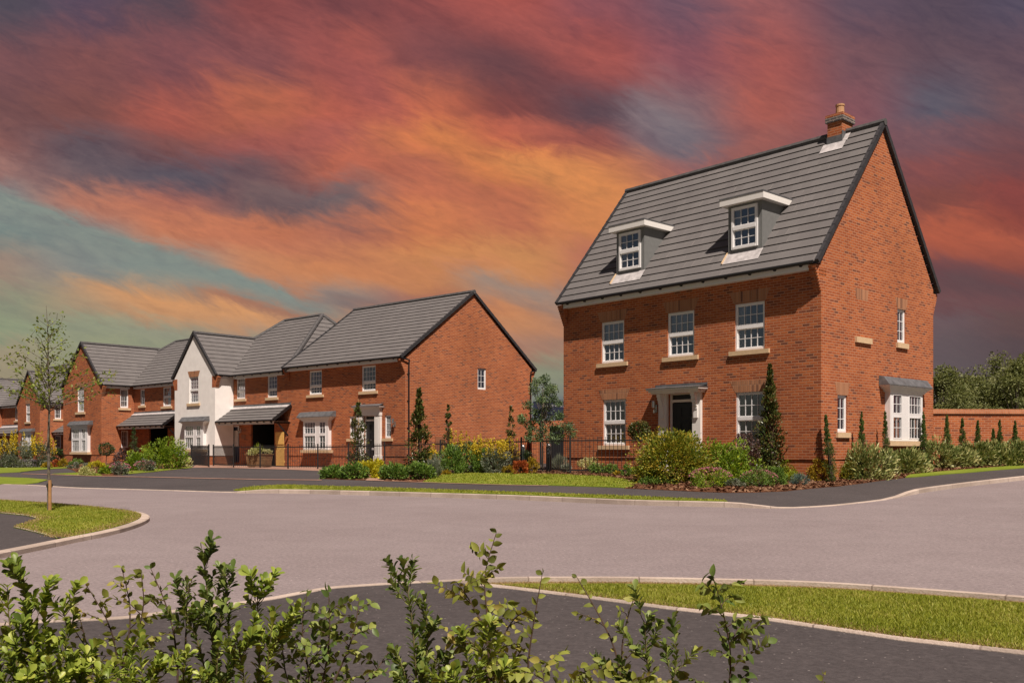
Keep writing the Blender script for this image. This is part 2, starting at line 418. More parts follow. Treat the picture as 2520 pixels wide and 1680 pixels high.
# centre verge between the kerb and the far footway
vt = [gp(*p) for p in ((575,1207.5),(590,1203.5),(640,1197),(700,1194),(900,1200),(1200,1209.5),(1500,1220.3),(1680,1228.2),(1760,1231.6),(1790,1233.3))]
kk = kin_between(KP[5][0]+.25, gp(1790,1233.3)[0]-.02)
lawn('verge', None, world=[(x, y+.01) for x, y in kk]+list(reversed(vt)))
lawn('lawn', [(1040,1186.5),(1175,1190.8),(1350,1194.5),(1533.7,1200.6),(1556,1198),(1568,1191),(1560,1184),(1500,1174.5),(1394,1168.8),(1277,1166.2),(1160,1165.2),(1106,1165.6),(1078,1172),(1055,1180)])
lawn('lawn', [(2237,1168.5),(2300,1162),(2400,1153.5),(2520,1144.5),(2640,1136),(2640,1143.5),(2520,1151.6),(2400,1161.7),(2259,1173.2),(2228,1175.5)])
lawn('lawn', [(-80,1151),(-80,1163.5),(0,1164),(50,1161.5),(167,1152),(165,1148.5),(0,1149)])
lawn('lawn', [(-80,1172),(0,1174),(70,1176.5),(119,1181),(95,1188),(60,1192),(0,1190.6),(-80,1188)])
lawn('lawn', [(128,1166),(205,1162.5),(240,1165),(253,1170.5),(180,1169)])
lawn('lawn', [(300,1168.5),(380,1161),(473,1150.8),(465,1149.2),(380,1154),(310,1160)])
def mulch(px, off=.012):
    o, P, ins = patch('mulch_bed', [gp(*p) for p in px] if not isinstance(px[0][0], str) else px, zplot, off, M['soil'], step=.8, skirt=.1); struct(o); BEDS.append((P, ins, off)); return o
BEDS = []
BR_F = [gp(*p) for p in ((1500,1176),(1540,1182),(1560,1190),(1552,1199),(1535,1201.5),(1630,1205.5),(1716.8,1209.5),(1790,1211.5),(1847,1211.8),(1933.7,1208),(2040,1197),(2150.5,1185),(2225,1175.5),(2240,1168.8),(2300,1162.3),(2400,1153.8),(2520,1144.8),(2640,1136))]
o, P, ins = patch('mulch_bed', BR_F+[(22, 30.6), (13.6, 30.2), (8.3, 25.6), (1.8, 32.6), (.2, 31), gp(1180,1163), gp(1280,1165.6), gp(1395,1168)], zplot, .012, M['soil'], step=.8, skirt=.1); struct(o); BEDS.append((P, ins, .012))
mulch([(791,1178),(850,1180.5),(899,1181.6),(906,1176),(945,1176.5),(944,1183),(1000,1185.5),(1043,1186),(1060,1178),(1082,1170),(1106,1164.6),(1180,1163),(1150,1152),(1050,1150),(900,1156),(810,1162)])
mulch([(192,1168),(253,1173),(310,1167.5),(400,1158),(473,1150.2),(440,1144),(330,1136),(230,1138),(150,1147),(185,1160)])
def sett_line(px, w=.2, name='sett_line'):
    a = smooth(dens([gp(*p) for p in px], 2), 1); mb = MB(); n = len(a)
    L = 0
    for i in range(n-1):
        (x0, y0), (x1, y1) = a[i], a[i+1]; l = math.hypot(x1-x0, y1-y0)
        q = [(x0, y0), (x1, y1), (x1, y1+w), (x0, y0+w)]
        mb.face([(x, y, zplot(x, y)+.016) for x, y in q], [(L, 0), (L+l, 0), (L+l, w), (L, w)]); L += l
    return struct(build(name, mb, M['setts']))
sett_line([(50,1166.3),(160,1169.5),(253,1172.8),(400,1175.4),(700,1181),(790,1182.2)], .25)
sett_line([(903,1182.6),(945,1184),(1040,1187.6),(1175,1192),(1350,1196)], .12)
o, *_ = patch('brick_path', [gp(*p) for p in ((899,1182),(906,1176.3),(945,1176.8),(944,1183.5))], zplot, .014, M['setts'], step=.6, skirt=0); struct(o)
sett_line([(253,1172.2),(380,1162),(473,1151.4)], .12)
o, *_ = patch('paving', [gp(*p) for p in ((473,1150.3),(575,1151.6),(709,1155.4),(802,1159))]+[(-6.4, 43.6), (-9, 46.5), (-14.5, 51.5), (-18, 53)], zplot, .014, M['setts'], step=1.2, skirt=0); struct(o)

# left island with its grass, kerb and dark path (near side of the road)
ZF = lambda X, Y: .10
ZI = lambda X, Y: .058
def gn(x, y, z=.10): return gflat(x, y, z)
isl = smooth([gflat(x, y, .01) for x, y in ((-90,1392),(0,1371.5),(75,1356.5),(147,1341.5),(200,1330),(256,1319.5),(312,1305.5),(352,1291.5),(371,1279.5),(364,1270.5),(327,1262.5),(238,1252.5),(131,1243.5),(0,1235),(-90,1230))], 2)
mb = MB(); isin = strip(mb, isl, .13, lambda X, Y: .065, lambda X, Y: -.06, side=1); struct(build('kerb', mb, M['kerb']))
isin = [(p.x, p.y) for p in isin]
pth = [gn(*p, .06) for p in ((-90,1255.5),(0,1262.5),(60,1268.5),(95,1277),(33,1297.5),(90,1311),(138,1324.5))]
kq = min(range(len(isin)), key=lambda i: math.hypot(isin[i][0]-pth[-1][0], isin[i][1]-pth[-1][1]))
lo, hi = isin[:kq], isin[kq+1:]
o, *_ = patch('footway', lo+list(reversed(pth)), ZI, 0, M['tarmac'], step=.8, skirt=.1); struct(o)
mb = MB(); strip(mb, dens(pth, .5), .055, lambda X, Y: .078, lambda X, Y: 0, side=1); struct(build('edging', mb, M['kerb']))
lawn('grass_island', None, fn=lambda X, Y: .072, off=0, world=[pth[-1]]+hi+list(pth[:-1]), step=.6)

# near footway and its verge at the right
nk = smooth([gflat(x, y, .06) for x, y in ((-300,1575),(0,1549),(115,1540),(306,1533),(383,1521),(480,1508),(631,1489.5),(727,1470.5),(800,1456.5),(899,1449.5),(990,1444),(1136,1436.5),(1246,1430.5),(1400,1430.2),(1543,1430.3),(1781,1435),(2019,1442),(2257,1459),(2520,1479.6),(2800,1506))], 2)
mb = MB(); nin = strip(mb, nk, .10, lambda X, Y: .105, lambda X, Y: -.06, side=-1); struct(build('kerb', mb, M['kerb']))
nin = [(p.x, p.y) for p in nin]
ed = [gn(*p) for p in ((1150,1437.5),(1261,1449.5),(1395,1466),(1500,1479.5),(1638,1498.5),(1876,1525),(2209.5,1575),(2520,1611),(2800,1648))]
lft = [p for p in nin if p[0] < ed[0][0]]; rgt = [p for p in nin if p[0] >= ed[0][0]]
o, *_ = patch('footway', lft+ed+[(6, 2.4), (-7, 2.4), (-7, nin[0][1])], ZF, 0, M['tarmac'], step=.6, skirt=.05); struct(o)
mb = MB(); strip(mb, dens(ed, .5), .05, lambda X, Y: .116, lambda X, Y: 0, side=1); struct(build('edging', mb, M['kerb']))
NX, NY = [p[0] for p in rgt], [p[1] for p in rgt]
lawn('verge', None, fn=lambda X, Y: .110-.045*ss(1-(float(np.interp(X, NX, NY))-Y)/.55), off=0, world=[(x, y+.05) for x, y in ed]+list(reversed(rgt)), step=.4)
o, *_ = patch('hedge_bed', [(-6, 3.98), (6, 3.98), (6, .8), (-6, .8)], lambda X, Y: .13, 0, M['soil'], step=.5, skirt=.2); struct(o)

def rawmesh(name, V, faces_n, mat, parent=None, label=None):
    """V: (n, k, 3) vertex blocks, faces_n: index tuples inside one block"""
    n, k, _ = V.shape; me = bpy.data.meshes.new(name)
    me.vertices.add(n*k); me.vertices.foreach_set('co', V.astype(np.float32).ravel())
    idx = np.concatenate([np.array(f) for f in faces_n]); sz = [len(f) for f in faces_n]
    loops = (np.arange(n)[:, None]*k+idx[None, :]).ravel()
    me.loops.add(len(loops)); me.loops.foreach_set('vertex_index', loops.astype(np.int32))
    starts = np.concatenate([[0], np.cumsum(sz)[:-1]]); st = (np.arange(n)[:, None]*sum(sz)+starts[None, :]).ravel()
    me.polygons.add(len(st)); me.polygons.foreach_set('loop_start', st.astype(np.int32))
    me.polygons.foreach_set('loop_total', np.tile(sz, n).astype(np.int32))
    me.materials.append(mat); me.update(calc_edges=True); me.validate()
    return link(bpy.data.objects.new(name, me), parent, label)

def nrm(a): return a/np.maximum(np.linalg.norm(a, axis=-1, keepdims=True), 1e-9)

def grass(P, ins, fn, off, n, h, w, near=None, far=False):
    P = np.array(P); lo, hi = P.min(0), P.max(0); pts = []
    while len(pts) < n:
        for q in RNG.uniform(lo, hi, (n, 2)):
            if near is not None and RNG.random() > near(q): continue
            if ins(*q): pts.append(q)
            if len(pts) >= n: break
    pts = np.array(pts); z = np.array([fn(*q)+off for q in pts])
    a = RNG.uniform(0, 2*np.pi, n); hh = h*RNG.uniform(.45, 1.15, n)
    if far: hh *= np.clip((np.interp(pts[:, 0], NX, NY)-pts[:, 1]-.06)/.5, .12, 1)
    ww = w*RNG.uniform(.7, 1.3, n)
    d = np.stack([np.cos(a), np.sin(a), 0*a], 1); lean = RNG.normal(0, .45, (n, 2))
    b = np.column_stack([pts, z]); t = b+np.column_stack([lean*hh[:, None], hh]); m = (b+t)/2+np.column_stack([0*lean, hh*.12])
    return np.stack([b-d*ww[:, None]/2, b+d*ww[:, None]/2, m+d*ww[:, None]*.4, t, m-d*ww[:, None]*.4], 1)
for (P, ins, fn, off), n, h, w in ((LAWNS[0], 12000, .035, .016), (LAWNS[1], 9000, .035, .018), (LAWNS[7], 26000, .03, .008), (LAWNS[8], 90000, .028, .0046)):
    o = rawmesh('grass', grass(P, ins, fn, off, n, h, w, far=n > 50000), [(0, 1, 2, 4), (4, 2, 3)], M['blade']); o['kind'] = 'stuff'
def edge_grass(P, fn, off, n, h, w, band, ymax):
    P = np.array(P); Q = np.roll(P, -1, 0); L = np.linalg.norm(Q-P, axis=1)*((P[:, 1] < ymax) & (Q[:, 1] < ymax)); k = RNG.choice(len(P), n, p=L/L.sum()); t = RNG.random((n, 1))
    d = (Q-P)[k]/np.maximum(np.linalg.norm((Q-P)[k], axis=1, keepdims=True), 1e-6); c = P.mean(0); nn = np.column_stack([-d[:, 1], d[:, 0]])
    area = np.sum(P[:, 0]*Q[:, 1]-Q[:, 0]*P[:, 1]); nn = nn*np.sign(area)
    pts = P[k]+(Q-P)[k]*t+nn*np.abs(RNG.normal(0, band, (n, 1))); z = np.array([fn(*q)+off for q in pts]); a = RNG.uniform(0, 2*np.pi, n); D = np.stack([np.cos(a), np.sin(a), 0*a], 1)
    b_ = np.column_stack([pts, z]); hh = h*RNG.uniform(.4, 1.1, n); tp = b_+np.column_stack([RNG.normal(0, .8, (n, 2))*hh[:, None], hh]); m = (b_+tp)/2
    return np.stack([b_-D*w/2, b_+D*w/2, m+D*w*.4, tp, m-D*w*.4], 1)
for i, n, h_, w_, bd in ((8, 26000, .018, .006, .09), (7, 9000, .03, .009, .12)):
    P, ins, fn, off = LAWNS[i]; o = rawmesh('dry_grass', edge_grass(P, fn, off, n, h_, w_, bd, 40), [(0, 1, 2, 4), (4, 2, 3)], M['straw']); o['kind'] = 'stuff'
# loose bark chips on the beds
def chips(P, ins, off, n):
    P = np.array(P); lo, hi = P.min(0), P.max(0); hi[1] = min(hi[1], 29.5) if lo[1] < 25 else hi[1]; pts = []
    while len(pts) < n: pts += [q for q in RNG.uniform(lo, hi, (n, 2)) if ins(*q)]
    pts = np.array(pts[:n]); z = np.array([zplot(*q)+off+.015 for q in pts]); c = np.column_stack([pts, z])
    a = nrm(RNG.normal(0, 1, (n, 3))*[1, 1, .35]); b = nrm(np.cross(a, RNG.normal(0, 1, (n, 3)))); L = RNG.uniform(.02, .055, (n, 1)); 
    return np.stack([c-a*L-b*L*.5, c+a*L-b*L*.4, c+a*L*.8+b*L*.5, c-a*L*.9+b*L*.4], 1)
for (P, ins, off), n in zip(BEDS, (9000, 1800, 700)):
    o = rawmesh('bark_chips', chips(P, ins, off, n), [(0, 1, 2, 3)], M['chip']); o['kind'] = 'stuff'
# ------------------------------------------------------------------ house building kit
def wall_mesh(mb, ax, u0, u1, z0, top, ops, reveal=.1):
    """wall sheet with real openings; top = list of (u, z) break points"""
    us = sorted(set([u0, u1]+[u for u, _ in top if u0 < u < u1]+[u for o in ops for u in o[:2]]))
    T = lambda u: float(np.interp(u, [t[0] for t in top], [t[1] for t in top]))
    F4 = lambda a, b, za, zb, zc, zd: mb.face([ax.p(a, 0, za), ax.p(b, 0, zb), ax.p(b, 0, zc), ax.p(a, 0, zd)], [(a, za), (b, zb), (b, zc), (a, zd)])
    for a, b in zip(us[:-1], us[1:]):
        z = z0
        for o in sorted((o for o in ops if o[0] <= a+1e-6 and o[1] >= b-1e-6), key=lambda o: o[2]):
            if o[2] > z: F4(a, b, z, z, o[2], o[2])
            z = o[3]
        F4(a, b, z, z, T(b), T(a))
    for a, b, c, d in (o[:4] for o in ops):
        for q in (((a, 0, c), (a, -reveal, c), (a, -reveal, d), (a, 0, d)), ((b, 0, c), (b, 0, d), (b, -reveal, d), (b, -reveal, c)),
                  ((a, 0, d), (a, -reveal, d), (b, -reveal, d), (b, 0, d)), ((a, 0, c), (b, 0, c), (b, -reveal, c), (a, -reveal, c))):
            mb.face([ax.p(*p) for p in q], [(p[0]+p[1], p[2]+p[1]) for p in q])

def clip(poly, k, lo):
    out = []; n = len(poly)
    for i in range(n):
        a, b = poly[i], poly[(i+1) % n]; da = (a[1]-k)*(1 if lo else -1); db = (b[1]-k)*(1 if lo else -1)
        if da >= 0: out.append(a)
        if (da >= 0) != (db >= 0):
            t = da/(da-db); out.append((a[0]+(b[0]-a[0])*t, k))
    return out

def tiles(mb, pts, gauge=.345, lift=.03):
    """roof slope laid in courses, each lapping the one below with a real step"""
    P = [Vector(p) for p in pts]; n = Vector((0, 0, 0))
    for i in range(len(P)): n += P[i].cross(P[(i+1) % len(P)])
    n.normalize()
    if n.z < 0: n = -n
    s = (Vector((0, 0, 1))-n*n.z).normalized(); t = s.cross(n).normalized()
    o = min(P, key=lambda p: p.z); q = [((p-o).dot(t), (p-o).dot(s)) for p in P]
    smax = max(c[1] for c in q); m = max(1, round(smax/gauge)); g = smax/m
    for k in range(m):
        c = clip(clip(q, k*g, True), (k+1)*g, False)
        if len(c) < 3: continue
        up = lambda c_: o+t*c_[0]+s*c_[1]+n*(lift*(1-(c_[1]-k*g)/g)+.004)
        mb.face([up(a) for a in c], [(a[0], k*.345+(a[1]-k*g)/g*.335+.005) for a in c])
        e = [a for a in c if abs(a[1]-k*g) < 1e-6]
        if len(e) >= 2:
            a, b = min(e), max(e)
            A, B = up(a), up(b); D = -n*(lift+.03)+s*.03
            mb.face([A, B, B+D, A+D], [(a[0], k*.345+.005)]*4)
            if k == 0:
                mb.face([A+D, B+D, B+s*.3-n*.05, A+s*.3-n*.05], [(0, .1)]*4)

def bar(mb, a, b, w, h, up=(0, 0, 1)):
    """box beam from a to b"""
    a, b = Vector(a), Vector(b); d = (b-a).normalized(); u = Vector(up); sd = d.cross(u).normalized(); u = sd.cross(d).normalized()
    c = [(-w/2, -h/2), (w/2, -h/2), (w/2, h/2), (-w/2, h/2)]
    A = [a+sd*x+u*y for x, y in c]; B = [b+sd*x+u*y for x, y in c]; L = (b-a).length
    for i in range(4):
        j = (i+1) % 4; mb.face([A[i], A[j], B[j], B[i]], [(0, 0), (w, 0), (w, L), (0, L)])
    mb.face(A[::-1]); mb.face(B)

def ridge_line(mb, a, b, r=.11, seg=.42):
    a, b = Vector(a), Vector(b); L = (b-a).length; m = max(1, int(L/seg)); d = (b-a)/m
    for i in range(m):
        p, q = a+d*i, a+d*(i+1.04); tube(mb, [p-Vector((0, 0, .05)), q-Vector((0, 0, .05))], r*1.02, r*.96, n=8)

def sash(par, ax, u0, u1, z0, z1, nx=4, ny=(2, 2), split=.5, back=.06, drape='curtain', room=.9, name='window', sill=None, lintel=None, fr=.055, mg=.25):
    """window: frame mesh with glazing bars; pane, curtain, recess, sill and brick arch are its parts"""
    a = ax.out(-back); mb = MB(); w = u1-u0
    for q in ((u0, u0+fr, z0, z1), (u1-fr, u1, z0, z1)): a.box(mb, q[0], q[1], -.05, .02, q[2], q[3])
    a.box(mb, u0+fr, u1-fr, -.05, .02, z1-fr, z1); a.box(mb, u0+fr, u1-fr, -.05, .03, z0, z0+fr*1.25)
    lights = []
    if ny[1]:
        zm = z0+(z1-z0)*split
        a.box(mb, u0+fr, u1-fr, -.045, .028, zm-.05, zm+.05); lights = [(z0+fr*1.25, zm-.05, ny[1], -.02), (zm+.05, z1-fr, ny[0], 0)]
    else: lights = [(z0+fr*1.25, z1-fr, ny[0], 0)]
    for za, zb, m, dp in lights:
        s_ = .028
        for uu in (u0+fr, u1-fr-s_): a.box(mb, uu, uu+s_, -.03+dp, .012+dp, za, zb)
        a.box(mb, u0+fr+s_, u1-fr-s_, -.03+dp, .012+dp, zb-s_, zb); a.box(mb, u0+fr+s_, u1-fr-s_, -.03+dp, .012+dp, za, za+s_)
        ua, ub = u0+fr+s_, u1-fr-s_
        for k in range(1, nx):
            u = ua+(ub-ua)*k/nx; a.box(mb, u-.009, u+.009, -.012+dp, .002+dp, za+s_, zb-s_)
        for k in range(1, m):
            z = za+(zb-za)*k/m; a.box(mb, ua, ub, -.011+dp, .001+dp, z-.009, z+.009)
    o = build(name, mb, M['upvc'], par)
    mb = MB(); 
    for za, zb, m, dp in lights: mb.face([a.p(u0+fr, -.016+dp, za), a.p(u1-fr, -.016+dp, za), a.p(u1-fr, -.016+dp, zb), a.p(u0+fr, -.016+dp, zb)])
    build('pane', mb, M['glass'], o)
    mb = MB()
    b0, b1, c0, c1, d = u0-mg+.002, u1+mg-.002, z0-.15*(mg > .1), z1+.1*(mg > .1), -room
    for q in (((b0, d, c0), (b1, d, c0), (b1, d, c1), (b0, d, c1)), ((b0, d, c0), (b0, -.052, c0), (b0, -.052, c1), (b0, d, c1)), ((b1, d, c0), (b1, -.052, c0), (b1, -.052, c1), (b1, d, c1)),
              ((b0, d, c0), (b1, d, c0), (b1, -.052, c0), (b0, -.052, c0)), ((b0, d, c1), (b1, d, c1), (b1, -.052, c1), (b0, -.052, c1))):
        mb.face([a.p(*p) for p in q])
    build('room_recess', mb, M['room'], o)
    if drape:
        mb = MB(); 
        if drape == 'blind':
            zc = z1-(z1-z0)*.42; mb.face([a.p(u0+.02, -.09, zc), a.p(u1-.02, -.09, zc), a.p(u1-.02, -.09, z1), a.p(u0+.02, -.09, z1)]); build('blind', mb, M['blind'], o)
        else:
            sides = ((u0+.01, u0+w*.24), (u1-w*.22, u1-.01)) if drape == 'curtain' else ((u0+.01, u1-.01),) if drape == 'full' else ((u0+.01, u0+w*.3),)
            for s0, s1 in sides:
                m = 14; zt = z1-.02; zb = z0+.02
                for k in range(m):
                    x0, x1 = s0+(s1-s0)*k/m, s0+(s1-s0)*(k+1)/m; y0, y1 = -.12+.025*math.sin(k*1.9), -.12+.025*math.sin((k+1)*1.9)
                    mb.face([a.p(x0, y0, zb), a.p(x1, y1, zb), a.p(x1, y1, zt), a.p(x0, y0, zt)])
            build('curtain', mb, M['curtain'], o)
    if sill:
        mb = MB(); e, h, pr = sill; ax.box(mb, u0-e, u1+e, -.04, pr, z0-h, z0-.005)
        build('sill', mb, M['stone'], o)
    if lintel:
        mb = MB(); h, e = lintel; ax.prism(mb, [(u0-.02, z1), (u1+.02, z1), (u1+.02+e, z1+h), (u0-.02-e, z1+h)], -.03, .004)
        build('brick_arch', mb, M['soldier'], o)
    return o

def flat_bay(par, ax, u0, u1, z0, z1, proj=.2, lights=((.06, .48, 4), (.66, .88, 2)), flare=.36, split=.53):
    """shallow bay: two framed lights, flared cornice, lead apron above, stone sill below"""
    a = ax.out(proj); w = u1-u0; mb = MB(); zm = z0+(z1-z0)*split; fr = .06; lights = [(l[0]-.032/w, l[1]+.032/w, l[2]) for l in lights]
    a.box(mb, u0, u1, -.06, 0, z0, z0+fr); a.box(mb, u0, u1, -.06, 0, z1-fr, z1)
    xs = [u0]+[u0+w*f for l in lights for f in l[:2]]+[u1]
    for k in range(0, len(xs), 2): a.box(mb, xs[k], xs[k+1], -.06, -.002, z0+fr, z1-fr)
    for l in lights:
        ua, ub = u0+w*l[0], u0+w*l[1]
        a.box(mb, ua, ub, -.055, .006, zm-.04, zm+.04)
        for za, zb in ((z0+fr, zm-.04), (zm+.04, z1-fr)):
            s_ = .03
            for uu in (ua, ub-s_): a.box(mb, uu, uu+s_, -.045, .008, za, zb)
            a.box(mb, ua+s_, ub-s_, -.045, .008, zb-s_, zb); a.box(mb, ua+s_, ub-s_, -.045, .008, za, za+s_)
            for k in range(1, l[2]): u = ua+(ub-ua)*k/l[2]; a.box(mb, u-.009, u+.009, -.03, -.012, za, zb)
            z = (za+zb)/2; a.box(mb, ua, ub, -.029, -.013, z-.009, z+.009)
    for u, sg in ((u0, 1), (u1-.06, 1)): ax.box(mb, u+.002, u+.058, .003, proj-.061, z0+.002, z1-.002)
    o = build('bay_window', mb, M['upvc'], par)
    mb = MB()
    for l in lights: mb.face([a.p(u0+w*l[0], -.036, z0+fr), a.p(u0+w*l[1], -.036, z0+fr), a.p(u0+w*l[1], -.036, z1-fr), a.p(u0+w*l[0], -.036, z1-fr)])
    build('pane', mb, M['glass'], o)
    mb = MB(); b0, b1, c0, c1, d = u0+.065, u1-.065, z0+.01, z1-.01, -1.0
    for q in (((b0, d, c0), (b1, d, c0), (b1, d, c1), (b0, d, c1)), ((b0, d, c0), (b0, -.07, c0), (b0, -.07, c1), (b0, d, c1)), ((b1, d, c0), (b1, -.07, c0), (b1, -.07, c1), (b1, d, c1)),
              ((b0, d, c0), (b1, d, c0), (b1, -.07, c0), (b0, -.07, c0)), ((b0, d, c1), (b1, d, c1), (b1, -.07, c1), (b0, -.07, c1))): mb.face([a.p(*p) for p in q])
    build('room_recess', mb, M['room'], o)
    for s0, s1 in ((u0+.08, u0+w*.19), (u1-w*.17, u1-.08)):
        mb = MB(); m = 12
        for k in range(m):
            x0, x1 = s0+(s1-s0)*k/m, s0+(s1-s0)*(k+1)/m; y0, y1 = -.13+.025*math.sin(k*1.9), -.13+.025*math.sin((k+1)*1.9)
            mb.face([a.p(x0, y0, z0+.02), a.p(x1, y1, z0+.02), a.p(x1, y1, z1-.02), a.p(x0, y0, z1-.02)])
        build('curtain', mb, M['curtain'], o)
    mb = MB(); n = 6
    for k in range(n):
        t_ = (k+1)/n; e = .06+(flare-.06)*t_**1.6; fo = .03+.12*t_**1.6
        ax.box(mb, u0-e, u1+e, .003, proj+fo, z1+.19*k/n, z1+.19*(k+1)/n-.001)
    build('cornice', mb, M['paint'], o)
    mb = MB(); zt = z1+.19; e = flare+.02; pf = proj+.165
    low = [(u0-e, pf, zt), (u1+e, pf, zt)]; up = [(u0-e*.96, pf*.45, zt+.25), (u1+e*.96, pf*.45, zt+.25)]; bk = [(u0-e*.96, .003, zt+.28), (u1+e*.96, .003, zt+.28)]
    P = ax.p; mb.face([P(*q) for q in (low[0], low[1], up[1], up[0])]); mb.face([P(*q) for q in (up[0], up[1], bk[1], bk[0])])
    for s in (0, 1): mb.face([P(*q) for q in (low[s], up[s], bk[s], (low[s][0], .003, zt))])
    ax.box(mb, u0-e, u1+e, .003, pf+.004, zt+.0005, zt+.018)
    build('lead_roof', mb, M['lead'], o)
    mb = MB(); ax.box(mb, u0-.14, u1+.14, -.03, proj+.07, z0-.15, z0-.005); build('sill', mb, M['stone'], o)
    return o

def eaves(par, ax, u0, u1, ze, over, step=.8, fascia=True, gut=True):
    """white fascia board with dark rafter brackets and a black gutter; ze = roof edge height"""
    if fascia:
        mb = MB(); ax.box(mb, u0+.16, u1-.16, over-.085, over-.06, ze-.20, ze-.05); ax.box(mb, u0+.16, u1-.16, .005, over-.086, ze-.19, ze-.175); build('fascia', mb, M['paint'], par)
    mb = MB()
    tube(mb, [ax.p(u0, over+.03, ze-.02), ax.p(u1, over+.03, ze-.02)], .052, n=8)
    ax.box(mb, u0, u1, .036, over, ze-.045, ze-.02)
    m = max(2, int((u1-u0)/step))
    for k in range(m):
        u = u0+(u1-u0)*(k+.5)/m; ax.prism(mb, [(u-.02, ze-.10), (u+.02, ze-.10), (u+.05, ze-.047), (u-.05, ze-.047)], .036+over-.09, over+.01)
    build('gutter', mb, M['black'], par)

def verge(mb, a, b, ox=.07, w=.10):
    """dark cap up a roof edge, over the tiles"""
    a, b = Vector(a), Vector(b); d = (b-a); m = max(1, round(d.length/.35)); d /= m
    n = d.normalized()
    for i in range(m):
        p, q = a+d*i, a+d*(i+1.06)
        bar(mb, p+Vector((0, 0, -.03)), q+Vector((0, 0, -.047)), w, .135)

def kneeler(mb, ax, u0, u1, z1, n=7, out=.26, dz=.075):
    for k in range(n):
        z = z1-(k+1)*dz; o = out*(1-k/n); ax.box(mb, u0, u1, .002, o, z, z+dz-.001)

def lantern(par, ax, u, z):
    mb = MB(); c = ax.p(u, .14, z)
    lathe(mb, c, [(.0, .14), (.055, .14), (.06, .12), (.06, -.06), (.04, -.08), (0, -.08)], 10)
    ax.box(mb, u-.035, u+.035, .0, .02, z-.22, z+.02); ax.box(mb, u-.012, u+.012, .02, .12, z-.12, z-.09)
    lathe(mb, ax.p(u+.0, .1, z-.2), [(0, .07), (.035, .07), (.035, -.03), (0, -.03)], 8)
    return build('wall_lantern', mb, M['chrome'], par, smooth=True)

def panel_door(par, ax, u0, u1, z0, z1, mat, handle=True, glazed=False):
    mb = MB(); a = ax
    a.box(mb, u0, u1, -.05, 0, z0, z1); w = (u1-u0); h = z1-z0
    for cx in (.29, .71):
        for za, zb in ((.08, .34), (.40, .72), (.77, .93)):
            if glazed and za > .35: continue
            ua, ub = u0+w*(cx-.14), u0+w*(cx+.14); a.box(mb, ua, ub, 0, .012, z0+h*za, z0+h*zb); a.box(mb, ua+.03, ub-.03, .012, .02, z0+h*za+.03, z0+h*zb-.03)
    o = build('door', mb, mat, par)
    if glazed:
        mb = MB(); a.box(mb, u0+w*.2, u1-w*.2, .001, .012, z0+h*.45, z0+h*.9); build('door_glass', mb, M['blind'], o)
    if handle:
        mb = MB(); lathe(mb, a.p(u0+w*.5, .03, z0+h*.55), [(0, .02), (.02, .02), (.02, -.02), (0, -.02)], 8); build('peephole', mb, M['chrome'], o); mb = MB(); a.box(mb, u1-.1, u1-.07, .0, .05, z0+h*.45, z0+h*.53); build('handle', mb, M['chrome'], o)
    return o

def downpipe(par, ax, u, ztop, zbot):
    mb = MB(); tube(mb, [ax.p(u, .07, zbot), ax.p(u, .07, ztop-.25), ax.p(u, .10, ztop)], .036, n=8)
    for k in range(4): z = zbot+(ztop-zbot)*(.12+.25*k); tube(mb, [ax.p(u, .07, z-.03), ax.p(u, .07, z+.03)], .046, n=8); ax.box(mb, u-.06, u+.06, .001, .03, z-.015, z+.015)
    return build('downpipe', mb, M['black'], par)

FR = lambda x0, y0: Ax((0, y0), (1, 0), (0, -1))       # front plane, u = local x
SR = lambda x0: Ax((x0, 0), (0, 1), (1, 0))             # right-hand plane, u = local y
SL = lambda x0: Ax((x0, 0), (0, 1), (-1, 0))
BK = lambda y0: Ax((0, y0), (1, 0), (0, 1))

def house_root(name, label, X, Y, deg, zb, group=None):
    r = thing(name, label, 'house', (X, Y, zb), -math.radians(deg), group); SHIFT[r.name] = zb; return r

# ------------------------------------------------------------------ detached house
hs = house_root('detached_house', 'tall red brick house with two dormers, a chimney and a black front door', 8.328, 25, 48.02, .3)
L, W, ZE, ZR, OE = 9.77, 6.85, 6.16, 10.72, .30
f = FR(0, 0); sd = SR(0); zp = .87
fo = [(-8.0,-7.0,4.0,5.36), (-7.93,-6.93,1.28,2.79), (-5.22,-4.2,4.0,5.37), (-2.75,-1.75,4.0,5.36), (-2.72,-1.72,1.28,2.80), (-5.18,-4.2,.57,2.88)]
so = [(.86,1.39,1.62,2.65), (4.40,4.94,4.36,5.38), (3.7,5.62,1.42,2.82)]
mb = MB()
wall_mesh(mb, f, -L, 0, zp, [(-L, ZE), (0, ZE)], [o for o in fo if o[2] > zp]+[(-5.18,-4.2,zp,2.88)])
wall_mesh(mb, f.out(-.028), -L, 0, -.2, [(-L, zp), (0, zp)], [(-5.18,-4.2,.57,zp)])
gt = [(-.0, ZE+.05), (W/2, ZR-.12), (W, ZE+.05)]
wall_mesh(mb, sd, 0, W, zp, gt, so); wall_mesh(mb, sd.out(-.028), 0, W, -.2, [(0, zp), (W, zp)], [])
wall_mesh(mb, SL(-L), 0, W, -.2, gt, []); wall_mesh(mb, BK(W), -L, 0, -.2, [(-L, ZE), (0, ZE)], [])
f.box(mb, -L, 0, -.027, -.002, zp, zp+.002)
build('wall', mb, M['brick'], hs)
for q in ((f, -L, -L+.215), (BK(W), -.215, 0)): mb = MB(); kneeler(mb, *q, ZE-.06, n=9, out=.30); build('corbel', mb, M['brick'], hs)
mb = MB(); kneeler(mb, f, -.215, 0, ZE-.06, n=9, out=.30)
for i in range(5):
    for k in range(2): sd.box(mb, -.12+i*.075+.01, -.12+i*.075+.05, .001, .02, ZE-.19-k*.075*1.4, ZE-.13-k*.075*1.4)
build('corbel', mb, M['brick'], hs)
